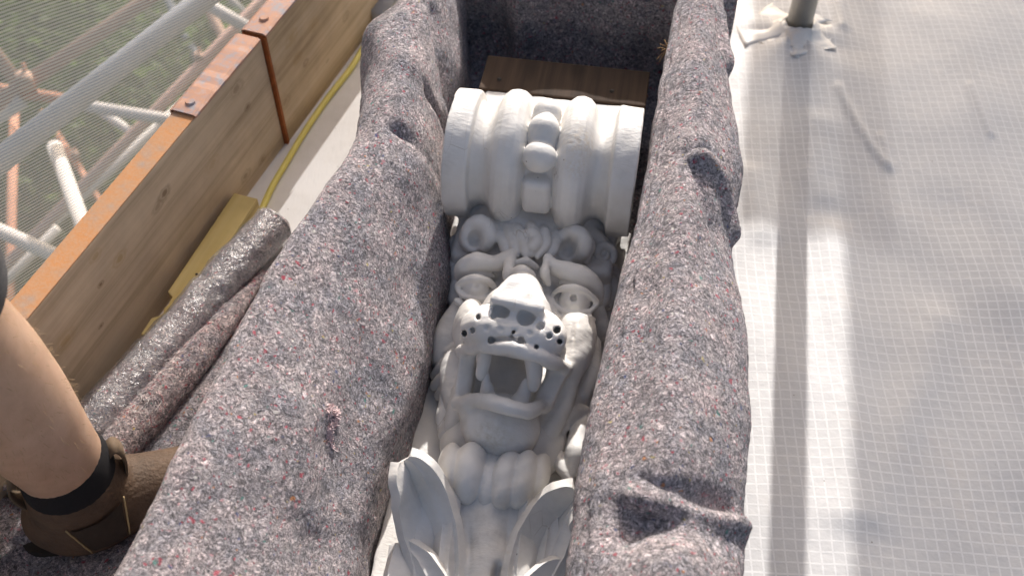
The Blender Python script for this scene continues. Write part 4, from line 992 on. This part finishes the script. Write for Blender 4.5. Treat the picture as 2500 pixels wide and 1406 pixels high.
for pts, rr in (([(1186, 858, .185), (1181, 890, .172), (1176, 920, .160)], [.0115, .0085, .0055]), ([(1302, 878, .185), (1306, 915, .170), (1302, 944, .158)], [.013, .010, .006]),
                ([(1190, 985, .138), (1191, 955, .146), (1189, 912, .162)], [.016, .0085, .005]), ([(1264, 995, .140), (1278, 962, .146), (1288, 926, .162)], [.016, .0095, .005])):
    q = [L(*p) + EN * 0.007 for p in pts]; rr = [x * 0.82 for x in rr]; lo = [min(p[i] for p in q) - .022 for i in range(3)]; hi = [max(p[i] for p in q) + .022 for i in range(3)]
    small('tooth', lambda f: (f.tube(q, rr, .004), f.rough(0.0008, 200, 3)), lo, hi, 0.0012, hd)

# mane and beard locks down both sides
def locks(name, strands, side):
    pts_all = [L(*p) for s_ in strands for p in s_[0]]
    lo = [min(p[i] for p in pts_all) - .03 for i in range(3)]; hi = [max(p[i] for p in pts_all) + .03 for i in range(3)]
    f = Field(lo, hi, 0.0021)
    for pts, rr in strands: f.tube([L(*p) + EN * 0.009 for p in pts], [x * 0.88 for x in rr], 0.0015)
    f.rough(0.0008, 110, 8)
    return f.mesh(name, PT, corbel)
locks('mane', [([(1130, 760, .09), (1100, 820, .075), (1085, 870, .06)], [.022, .024, .018]), ([(1135, 845, .085), (1090, 862, .068), (1066, 885, .045)], [.012, .011, .008]), ([(1135, 880, .08), (1092, 890, .066), (1063, 915, .045)], [.012, .011, .008]),
               ([(1132, 915, .08), (1092, 920, .064), (1066, 940, .045)], [.012, .011, .008]), ([(1128, 945, .08), (1098, 950, .064), (1076, 965, .045)], [.012, .011, .008]),
               ([(1125, 960, .085), (1118, 1000, .075), (1104, 1040, .062), (1085, 1060, .055)], [.014, .015, .013, .009]), ([(1090, 965, .065), (1085, 1000, .062), (1078, 1040, .055)], [.009, .010, .007])], -1)
locks('mane', [([(1440, 840, .085), (1440, 900, .075), (1420, 960, .07)], [.018, .018, .014]), ([(1398, 905, .085), (1435, 898, .07), (1462, 902, .05)], [.012, .011, .008]), ([(1395, 930, .082), (1430, 925, .066), (1460, 930, .048)], [.011, .010, .008]),
               ([(1390, 955, .08), (1425, 950, .064), (1455, 957, .046)], [.011, .010, .008]), ([(1385, 980, .08), (1420, 975, .064), (1450, 985, .046)], [.011, .010, .008]),
               ([(1375, 1010, .075), (1405, 1000, .07), (1435, 1005, .055)], [.012, .011, .008]),
               ([(1425, 1000, .065), (1385, 1030, .066), (1362, 1080, .062), (1368, 1130, .058), (1395, 1170, .055)], [.008, .009, .009, .009, .007]), ([(1432, 1020, .06), (1412, 1055, .062), (1405, 1100, .064), (1398, 1150, .058)], [.007, .013, .016, .009])], 1)
# smooth throat behind the chin
def throat(f):
    f.ell(L(1215, 1090, .060), (.075, .06, .035), .01); f.ell(L(1290, 1060, .060), (.05, .06, .035), .02); f.rough(0.001, 90, 9)
small('throat', throat, (-0.13, -0.50, 0.0), (0.13, -0.30, 0.16), 0.0024, corbel)

def paw():
    f = Field((-0.13, -0.56, 0.02), (0.13, -0.36, 0.20), 0.0018)
    f.ell(L(1205, 1165, .080), (.062, .036, .028), .004)
    for px, py, w_, ru, rv, rw, tilt in ((1102, 1148, .094, .0165, .036, .030, 8), (1146, 1154, .100, .0215, .040, .032, 4), (1194, 1182, .090, .0160, .034, .028, 0), (1236, 1172, .098, .0200, .038, .031, -3), (1278, 1172, .098, .0195, .038, .031, -6), (1312, 1168, .090, .0145, .034, .027, -10)):
        f.ell(L(px, py, w_), (ru, rv, rw), .0012, rot=Matrix.Rotation(R(tilt), 4, 'Z'))
    for px, py in ((1140, 1206), (1188, 1224), (1228, 1224), (1270, 1220), (1306, 1208)):          # blunt claws
        q = L(px, py, .092); f.tube([q + Vector((0, .010, .004)), q + Vector((0, -.004, -.006))], [.010, .0045], .004, sub=1)
    f.rough(0.0009, 110, 12)
    return f.mesh('paw', PT, corbel)
tag(paw(), 'clawed lion paw under the chin')

# acanthus: central stalk and curling side leaves
def stalk():
    f = Field((-0.13, -0.78, 0.03), (0.13, -0.43, 0.15), 0.0022)
    for px, wd, h_ in ((1110, .020, .078), (1150, .016, .076), (1200, .022, .084), (1250, .016, .078), (1290, .020, .080)):
        x2 = 1190 + (px - 1200) * 0.82
        f.tube([L(px, 1190, h_), L((px + x2) / 2, 1290, h_ - .012), L(x2, 1400, h_ - .02), L(x2 - 25, 1600, h_ - .022)], [wd, wd * 1.05, wd, wd * .9], 0.003)
    f.ell(L(1200, 1230, .065), (.068, .06, .03), .01)
    f.ell(L(1118, 1390, .085), (.004, .010, .02), .004, True); f.ell(L(1212, 1395, .085), (.0055, .014, .02), .004, True)
    f.rough(0.0008, 90, 14)
    return f.mesh('leaf_stalk', PT, corbel)
stalk()
def leaf(spine, widths, lift, curl=0.012, thick=0.012, side=1):
    """a hollow curling leaf: spine points (root to tip), half widths, rim lift"""
    sp = catmull(spine, 8); n = len(sp); wd = np.interp(np.linspace(0, 1, n), np.linspace(0, 1, len(widths)), widths); m = 14
    V, Fc = [], []
    for i, p in enumerate(sp):
        t = (sp[min(i + 1, n - 1)] - sp[max(i - 1, 0)]).normalized(); s_ = t.cross(Vector((0, 0, 1))).normalized(); up = s_.cross(t).normalized()
        for k in range(m + 1):
            x = -1 + 2 * k / m; bow = 1.7 * lift * abs(x) ** 1.6 - curl * math.exp(-(x / 0.12) ** 2) * 0.45 + (0.004 * math.exp(-((x - 0.45) / 0.1) ** 2))
            V.append(p + s_ * (x * wd[i]) + up * (bow * (0.35 + 0.65 * wd[i] / max(wd)) + side * x * 0.004))
    for i in range(n - 1):
        for k in range(m): a = i * (m + 1) + k; Fc.append((a, a + 1, a + m + 2, a + m + 1))
    o = mesh_obj('leaf', V, Fc, PT, corbel)
    md = o.modifiers.new('thick', 'SOLIDIFY'); md.thickness = thick; md.offset = -1
    md = o.modifiers.new('round', 'BEVEL'); md.width = 0.002; md.segments = 2; md.limit_method = 'ANGLE'; md.angle_limit = R(50)
    md = o.modifiers.new('soft', 'SUBSURF'); md.levels = 1; md.render_levels = 1
    return o
leaf([L(1078, 1480, .055), L(1064, 1370, .068), L(1046, 1290, .084), L(1024, 1212, .110), L(1002, 1155, .138), L(986, 1124, .146)], [.020, .027, .031, .029, .022, .006], .011)
leaf([L(1268, 1500, .055), L(1298, 1400, .066), L(1328, 1330, .078), L(1362, 1265, .096), L(1392, 1226, .116), L(1412, 1204, .122)], [.018, .026, .030, .027, .020, .006], .011, side=-1)
leaf([L(1060, 1600, .05), L(1045, 1520, .06), L(1020, 1440, .070), L(998, 1380, .078), L(975, 1322, .080)], [.02, .034, .034, .026, .004], .008)
leaf([L(1280, 1620, .05), L(1310, 1530, .06), L(1345, 1460, .068), L(1375, 1410, .075), L(1400, 1382, .075)], [.02, .032, .034, .024, .004], .008, side=-1)
leaf([L(1055, 1500, .06), L(1052, 1400, .072), L(1060, 1300, .084), L(1075, 1215, .096), L(1082, 1185, .094)], [.015, .020, .022, .017, .005], .006)
leaf([L(1290, 1480, .06), L(1305, 1390, .072), L(1318, 1300, .084), L(1325, 1220, .094), L(1326, 1190, .092)], [.015, .020, .022, .017, .005], .006, side=-1)

# ================================================================== SMALL THINGS ON THE LEDGE
pth = [P(x, y, .006) for x, y in ((975, -60), (940, 35), (905, 85), (858, 165), (800, 240), (745, 320), (700, 395), (665, 455), (640, 510), (618, 560), (590, 640), (560, 720))]
V, Fc = tube_geo(catmull(pth, 6), 0.0055, 12)
tag(mesh_obj('cable', V, Fc, M['cable']), 'yellow cable lying along the white ledge', 'cable')
a = P(945, -10, .02); b = P(915, 45, .02)
V, Fc = tube_geo([a + (a - b) * 3, b], 0.018, 20, caps=True)
tag(mesh_obj('pipe', V, Fc, M['greypipe']), 'short grey pipe end at the top beside the left felt', 'pipe')
# treated batten with a splintered lower end
def batten():
    top, end = P(600, 478, .046), P(372, 822, .046)
    d = (top - end); ln = d.length; d.normalize(); s_ = Vector((d.y, -d.x, 0))
    root = empty('timber_batten', (end.x, end.y, 0.0), -math.atan2(d.x, d.y))
    tag(root, 'yellowish treated timber batten with splintered notch leaning by the toe board', 'batten')
    hw, hz = 0.021, 0.046
    V, Fc = [], []; n = 40
    for i in range(n + 1):
        y = ln * i / n; l = -hw
        if 0.035 < y < 0.075: l = -hw + 0.012 + 0.004 * mnoise.noise((y * 260, 0, 1))
        elif y <= 0.035: l = -hw + 0.002
        V += [(l, y, 0.002), (hw, y, 0.002), (hw, y, hz), (l, y, hz)]
    for i in range(n):
        for k in range(4): a = i * 4 + k; b2 = i * 4 + (k + 1) % 4; Fc.append((a, b2, b2 + 4, a + 4))
    Fc += [(3, 2, 1, 0), (4 * n, 4 * n + 1, 4 * n + 2, 4 * n + 3)]
    o = mesh_obj('timber', V, [f[::-1] for f in Fc], M['batten'], root, smooth=False)
    md = o.modifiers.new('b', 'BEVEL'); md.width = 0.0015; md.segments = 2; md.limit_method = 'ANGLE'
    V, Fc = tube_geo([(0.004, ln * 0.42, hz - 0.004), (0.004, ln * 0.42, hz + 0.0004)], 0.0022, 8); mesh_obj('nail_hole', V, Fc, M['sole'], root)
    return root
batten()
# pink wool thread on the left felt
from mathutils.bvhtree import BVHTree
bvh = BVHTree.FromPolygons([v.co for v in left.data.vertices], [tuple(p.vertices) for p in left.data.polygons])
pts = []
for px, py in ((796, 998), (810, 1004), (818, 1016), (812, 1032), (801, 1044), (800, 1060), (805, 1078), (811, 1096)):
    hit, nrm, _, _ = bvh.ray_cast(Vector((0, 0, CAM_H)), ray(px, py)); pts.append((hit or P(px, py, .27)) - ray(px, py).normalized() * 0.004)
pp = catmull(pts, 6); rs = np.random.RandomState(3); V, Fc = [], []
for i in range(420):
    k = rs.randint(0, len(pp) - 1); c = pp[k].lerp(pp[k + 1], rs.rand()); g = 0.0042 * (1 - 0.55 * k / len(pp))
    a = c + Vector(rs.normal(size=3)) * g * 0.5; e = Vector(rs.normal(size=3)) * g + (pp[k + 1] - pp[k]) * rs.normal() * 0.8
    v2, f2 = tube_geo(catmull([a - e, a + Vector(rs.normal(size=3)) * g * 0.35, a + e], 2), 0.00065, 4, caps=False)
    Fc += [tuple(q + len(V) for q in f) for f in f2]; V += v2
tag(mesh_obj('wool_thread', V, Fc, M['yarn']), 'fluffy pink wool thread stuck to the left felt drape', 'thread')
# frayed brown tuft by the far end of the right drape
p0 = P(1630, 122, .27); V, Fc = [], []
for i in range(26):
    e = Vector(rs.normal(size=3)) * 0.007; v2, f2 = tube_geo(catmull([p0 + Vector(rs.normal(size=3)) * .002, p0 + e * .7 + Vector((0, 0, .002)), p0 + e * 1.3], 3), 0.0007, 5)
    Fc += [tuple(k + len(V) for k in f) for f in f2]; V += v2
tag(mesh_obj('frayed_tuft', V, Fc, plain('coir_brown', (0.25, 0.15, 0.07), 1)), 'frayed brown tuft poking from the far right felt corner', 'tuft')

# ================================================================== POST THROUGH THE SHEETING, TAPE
pb = P(1945, 82, 0.0)
V, Fc = tube_geo([pb - Vector((0, 0, 0.3)), pb + Vector((0.0, 0.0, 3.2))], 0.0242, 28)
tag(mesh_obj('scaffold_standard', [v - pb for v in V], Fc, M['galv'], loc=pb), 'galvanised upright tube rising through the plastic sheeting', 'tube')
tape = empty('tape_collar', pb); tag(tape, 'crumpled white tape collar round the foot of the upright tube', 'tape')
rs = np.random.RandomState(5)
for i, (a0, ln, wd, z0) in enumerate(((-2.2, .055, .06, .02), (-1.3, .05, .07, .024), (-0.3, .04, .05, .02), (-3.0, .09, .045, .018), (2.4, .06, .05, .02), (0.9, .04, .05, .02), (-1.75, .035, .05, .028))):
    V, Fc = [], []; n, m = 8, 6
    for k in range(n + 1):
        t = k / n; r_ = 0.0255 + t * ln; z = 0.016 * (1 - t) ** 3 + z0 * (0.40 + 0.2 * (1 - t)) + 0.001
        for q in range(m + 1):
            x = (q / m - 0.5) * wd * (0.9 + 0.5 * t); x += 0.006 * rs.normal() * (k == n)
            rr_ = math.sqrt(max(r_ ** 2, 1e-6))
            V.append((math.cos(a0) * rr_ - math.sin(a0) * x, math.sin(a0) * rr_ + math.cos(a0) * x, z + 0.004 * mnoise.noise((x * 60 + i * 9, t * 4, 1)) - abs(x) * 0.25 * (1 - t)))
    for k in range(n):
        for q in range(m): a = k * (m + 1) + q; Fc.append((a, a + 1, a + m + 2, a + m + 1))
    o = mesh_obj('tape_strip', V, Fc, M['tape'], tape); md = o.modifiers.new('t', 'SOLIDIFY'); md.thickness = 0.0008
V, Fc = tube_geo([(0, 0, 0), (0, 0, 0.022)], 0.0256, 28, caps=False); mesh_obj('tape_wrap', V, Fc, M['tape'], tape)

# ================================================================== ADDED SHADE SHEETS (out of view, laid out to shade the deck sheeting)
def make_shade_mat():
    t = NT('translucent_shade_sheet'); df = t.n.new('ShaderNodeBsdfDiffuse'); df.inputs[0].default_value = (0.8, 0.79, 0.77, 1)
    tl = t.n.new('ShaderNodeBsdfTranslucent'); tl.inputs[0].default_value = (0.86, 0.86, 0.85, 1); m = t.n.new('ShaderNodeMixShader'); m.inputs[0].default_value = 0.78
    t.link(df.outputs[0], m.inputs[1]); t.link(tl.outputs[0], m.inputs[2])
    tr = t.n.new('ShaderNodeBsdfTransparent'); m2 = t.n.new('ShaderNodeMixShader'); m2.inputs[0].default_value = 0.60; t.link(tr.outputs[0], m2.inputs[1]); t.link(m.outputs[0], m2.inputs[2]); t.link(m2.outputs[0], t.out.inputs[0]); return t.m
M['shade_mat'] = make_shade_mat()
def add_shade_sheet(x0, y0, x1, y1, z, wid, label, lz=0.003):
    # an added sheet placed so its shadow runs from floor point (x0, y0) to (x1, y1)
    k = Vector((sun_dir.x, sun_dir.y, 0)) * (z / sun_dir.z)
    a = Vector((x0, y0, z)) + k; b = Vector((x1, y1, z)) + k; d = b - a; ln = d.length
    o = bm_obj('shade_sheet', box_bm((0, 0, 0), (wid + 0.012, ln, lz)), M['shade_mat']); o.location = a; o.rotation_euler = (0, 0, -math.atan2(d.x, d.y))
    return tag(o, label, 'sheeting', 'added long shade sheets out of view')
s0 = P(2072, 1500, 0); s1 = P(2066, -150, 0)
sd = Vector((math.sin(SUN_AZ), math.cos(SUN_AZ), 0)); q0 = P(2070, 900, 0)
for i in range(5):
    st = q0 + Vector((sd.y, -sd.x, 0)) * (0.232 * i)
    a, b = st - sd * 1.4, st + sd * 1.5
    add_shade_sheet(a.x, a.y, b.x, b.y, 1.55, 0.225, 'added long translucent sheet, out of view, shading the deck from above, ' + ['nearest the crate', 'second from the crate', 'third from the crate', 'fourth from the crate', 'farthest from the crate'][i])
q1 = P(1800, 545, 0); side = Vector((sd.y, -sd.x, 0))
for i in range(4):  # added crosswise sheets, positioned only for the shade they cast
    st = q1 + sd * (0.01 + 0.23 * i)
    e = st + side * 0.255
    k = Vector((sun_dir.x, sun_dir.y, 0)) * (1.60 / sun_dir.z)
    o = bm_obj('shade_sheet', box_bm((0, 0, 0), ((e - st).length, 0.236, 0.003)), M['shade_mat']); o.location = st + k + Vector((0, 0, 1.60)); o.rotation_euler = (0, 0, -SUN_AZ)
    tag(o, 'added short crosswise translucent sheet, out of view, shading the deck, ' + ['first', 'second', 'third', 'fourth'][i] + ' from the crate', 'sheeting', 'added short shade sheets out of view')

# ================================================================== PERSON (one bare leg and boot in view)
person = empty('person', (-0.545, 0.62, 0.02)); tag(person, 'person in grey shorts and brown ankle boots, one bare leg in view', 'person')
FD = (P(345, 1110, .14) - P(20, 1225, .14)); FD.z = 0; FD.normalize(); FS = Vector((-FD.y, FD.x, 0))     # foot heading, left side of the foot
ank = Vector((-0.528, 0.622, 0.0))
def W(p, f, s, z): return p + FD * f + FS * s + Vector((0, 0, z))
a1 = ank; a2 = ank - FS * 0.34 - FD * 0.16
def leg_pts(a): return [W(a, 0.0, 0, .06), W(a, .0, 0, .14), W(a, -.004, 0, .20), W(a, -.014, 0, .30), W(a, -.024, 0, .38), W(a, -.030, 0, .48), W(a, -.030, 0, .55)]
def person_body():
    f = Field((-0.95, 0.0, 0.04), (-0.20, 0.90, 1.82), 0.008)
    hips = [W(a1, -.02, -.04, .93), W(a2, -.02, .04, .93)]
    for a, hp in zip((a1, a2), hips):
        p = leg_pts(a); f.tube(p, [.042, .042, .048, .060, .066, .060, .060], .01)
        f.tube([p[-1], (p[-1] + hp) / 2 + FD * .01, hp], [.056, .072, .085], .02)
    pel = (hips[0] + hips[1]) / 2; up = lambda z, fo=0, si=0: pel + FD * fo + FS * si + Vector((0, 0, z))
    f.ell(up(.02), (.14, .14, .11), .03); f.tube([up(.05), up(.25), up(.42)], [.125, .12, .13], .03)
    for s in (-1, 1):
        f.tube([up(.47, 0, s * .14), up(.22, -.03, s * .20), up(-.02, .06, s * .21)], [.052, .042, .032], .02)
        hnd = up(-.02, .06, s * .21); f.ell(hnd + Vector((0, 0, -.05)), (.02, .035, .045), .01)
        for q in range(4): f.tube([hnd + FD * (.025 - .017 * q) + Vector((0, 0, -.08)), hnd + FD * (.03 - .015 * q) + Vector((0, 0, -.125)), hnd + FD * (.03 - .013 * q) - FS * s * .02 + Vector((0, 0, -.15 + .006 * abs(q - 1.5)))], .0095, .004)
        f.tube([hnd + FD * .03 + Vector((0, 0, -.04)), hnd + FD * .055 + Vector((0, 0, -.085))], [.012, .010], .006, sub=1)
    f.tube([up(.5, .0), up(.62, .03)], [.06, .055], .03); hc = up(.72, .05); f.ell(hc, (.078, .078, .105), .02); f.ell(hc + FD * .075 + Vector((0, 0, -.01)), (.016, .016, .022), .015)
    f.ell(hc + FD * .04 + Vector((0, 0, -.075)), (.045, .045, .035), .02)
    for s in (-1, 1): f.ell(hc + FS * s * .078, (.018, .018, .03), .01)
    return f.mesh('body', M['skin'], None), pel, hc
bo, pel, hc = person_body()
def adopt(o, root=person):
    o.parent = root; o.matrix_parent_inverse = Matrix.Translation(root.location).inverted(); return o
bpy.context.view_layer.update(); adopt(bo)
def garment():
    f = Field((-0.98, -0.02, 0.40), (-0.18, 0.95, 1.15), 0.008)
    for a, s in ((a1, -1), (a2, 1)):
        p = leg_pts(a); hp = W(a, -.02, s * .04, .93)
        f.tube([p[-1] + Vector((0, 0, -.03)), (p[-1] + hp) / 2, hp], [.086, .095, .105], .02)
        f.ell(p[-2] + Vector((0, 0, -.045)), (.085, .085, .06), .006, True)
    f.ell(pel + Vector((0, 0, .05)), (.165, .165, .12), .03)
    return f.mesh('shorts', M['shorts'])
adopt(garment())
def shirt():
    f = Field((-1.0, -0.06, 0.98), (-0.15, 0.95, 1.62), 0.009)
    up = lambda z, fo=0, si=0: pel + FD * fo + FS * si + Vector((0, 0, z))
    f.tube([up(.1), up(.26), up(.43)], [.15, .142, .150], .03)
    for s in (-1, 1): f.tube([up(.47, 0, s * .13), up(.27, -.02, s * .19)], [.072, .062], .03, sub=1)
    return f.mesh('shirt', M['shirt'])
adopt(shirt())
f = Field(tuple(hc - Vector((.14, .14, .12))), tuple(hc + Vector((.14, .14, .16))), 0.006); f.ell(hc - FD * .012 + Vector((0, 0, .025)), (.086, .086, .098), .01); f.ell(hc + FD * .095 + Vector((0, 0, -.03)), (.07, .1, .085), .02, True)
adopt(f.mesh('hair', M['hair']))
for s in (-1, 1):
    V, Fc = tube_geo([hc + FD * .066 + FS * s * .032, hc + FD * .074 + FS * s * .032], [.012, .006], 10); adopt(mesh_obj('eye', V, Fc, M['sole']))
V, Fc = tube_geo(catmull([hc + FD * .076 - FS * .025 + Vector((0, 0, -.052)), hc + FD * .083 + Vector((0, 0, -.053)), hc + FD * .076 + FS * .025 + Vector((0, 0, -.052))], 4), .005, 8); adopt(mesh_obj('mouth', V, Fc, plain('lips', (.35, .14, .11), .5)))

def boot(a):
    base = 0.022
    def q(fo, s, z): return W(a, fo, s, z + base)
    lo = q(0, 0, 0) - Vector((.24, .24, .004)); hi = q(0, 0, 0) + Vector((.24, .24, .2))
    f = Field(tuple(lo), tuple(hi), 0.0032)
    # shaft: elliptical ring of tubes gives a leather top that stands free of the sock
    f.tube([q(-.005, 0, .05), q(-.002, 0, .105)], [.060, .058], .02, sub=1)
    f.tube([q(-.035, 0, .035), q(-.045, 0, .05)], [.036, .034], .03, sub=1)
    f.tube([q(.03, 0, .045), q(.10, 0, .034), q(.165, 0, .030)], [.044, .038, .032], .03)
    f.box(q(.04, 0, .0), (.2, .2, .008), .001, .003, True)
    f.ell(q(-.002, 0, .150), (.053, .053, .075), .004, True)
    # side panel: the elastic sits a little lower
    o = f.mesh('boot', M['boot'])
    adopt(o)
    def surf(fo, z, s=-1, off=0.0015):
        # point on the boot's flank nearest the camera, found by walking outward
        Rr = 0.0
        for st in np.arange(0.0, 0.09, 0.0008):
            p = q(fo, s * st, z); i = ((np.array(p) - f.lo) / f.h).astype(int)
            if np.any(i < 0) or np.any(i >= f.n): break
            if f.D[tuple(i)] < 0: Rr = st
        return q(fo, s * (Rr + off), z)
    # sole
    V, Fc = [], []; prof = []
    for t in np.linspace(0, 2 * math.pi, 36, endpoint=False):
        fo = 0.055 + 0.15 * math.cos(t); wd = 0.047 + 0.008 * math.cos(t) - 0.012 * math.exp(-((fo - 0.04) / 0.05) ** 2); prof.append((fo, wd * math.sin(t)))
    n = len(prof)
    V = [q(x, y, -.018) for x, y in prof] + [q(x, y, .012) for x, y in prof]
    Fc = [(i, (i + 1) % n, n + (i + 1) % n, n + i) for i in range(n)] + [tuple(range(n - 1, -1, -1)), tuple(range(n, 2 * n))]
    so_ = mesh_obj('sole', V, Fc, M['sole'], smooth=False); adopt(so_, person)
    # elastic gore and stitching on both flanks
    for s in (-1, 1):
        V, Fc = [], []; m, kk = 8, 8
        for i in range(m + 1):
            z = 0.040 + 0.055 * i / m
            for k in range(kk + 1):
                hw = 0.020 + 0.012 * (i / m); fo = 0.012 + (k / kk - 0.5) * 2 * hw; V.append(surf(fo, z, s, 0.0035))
        for i in range(m):
            for k in range(kk): b = i * (kk + 1) + k; Fc.append((b, b + 1, b + kk + 2, b + kk + 1))
        adopt(mesh_obj('elastic_gore', V, Fc, M['elastic']))
        for sg in (-1, 1):
            pts = [surf(0.012 + sg * (0.0235 + 0.012 * i / 10), 0.039 + 0.058 * i / 10, s, 0.0042) for i in range(11)]
            V, Fc = tube_geo(pts, .0011, 6); adopt(mesh_obj('stitching', V, Fc, M['stitch']))
    # pull tabs front and back
    for fo, sg in ((0.053, 1), (-0.057, -1)):
        pts = catmull([q(fo, 0, .085), q(fo + sg * .010, 0, .125), q(fo + sg * .006, 0, .150), q(fo - sg * .006, 0, .140), q(fo - sg * .008, 0, .11)], 5)
        V, Fc = [], []
        for p in pts: V += [p - FS * .012, p + FS * .012]
        for i in range(len(pts) - 1): Fc.append((2 * i, 2 * i + 1, 2 * i + 3, 2 * i + 2))
        t_ = mesh_obj('pull_tab', V, Fc, M['boot_tan']); md = t_.modifiers.new('t', 'SOLIDIFY'); md.thickness = .003; md.offset = 0; adopt(t_)
    # sock
    V, Fc = [], []; seg = 36
    for z, r_ in ((.085, .053), (.13, .0545), (.148, .0530), (.160, .0505), (.164, .0485), (.160, .045)):
        for k in range(seg):
            t = 2 * math.pi * k / seg; rr_ = r_ + 0.0006 * math.sin(k * math.pi); V.append(q(-.002 + rr_ * math.cos(t), rr_ * math.sin(t), z + .004 * math.cos(t)))
    for i in range(5):
        for k in range(seg): b = i * seg + k; c2 = i * seg + (k + 1) % seg; Fc.append((b, c2, c2 + seg, b + seg))
    adopt(mesh_obj('sock', V, Fc, M['sock']))
boot(a1); boot(a2)
# fine hairs on the shin and calf
vs = np.array([tuple(v.co) for v in bo.data.vertices]); ns = np.array([tuple(v.normal) for v in bo.data.vertices])
sel = np.where((vs[:, 2] > .2) & (vs[:, 2] < .52) & (np.hypot(vs[:, 0] - a1.x, vs[:, 1] - a1.y) < .11))[0]
V, Fc = [], []; rs = np.random.RandomState(8)
for i in rs.choice(sel, 1100):
    p, n_ = Vector(vs[i]) + Vector(rs.normal(size=3)) * .003, Vector(ns[i]); t_ = (Vector((rs.normal() * .5, rs.normal() * .5, -1)) + n_ * .55).normalized(); L_ = .004 + .006 * rs.rand(); sd_ = t_.cross(n_).normalized() * .00014
    b = len(V); V += [p - sd_, p + sd_, p + t_ * L_ * .5 + n_ * .0012 + sd_, p + t_ * L_ * .5 + n_ * .0012 - sd_, p + t_ * L_ + n_ * .001]
    Fc += [(b, b + 1, b + 2, b + 3), (b + 3, b + 2, b + 4)]
hr = adopt(mesh_obj('leg_hair', V, Fc, plain('fair_hair', (0.42, 0.28, 0.15), 0.6))); hr['kind'] = 'stuff'
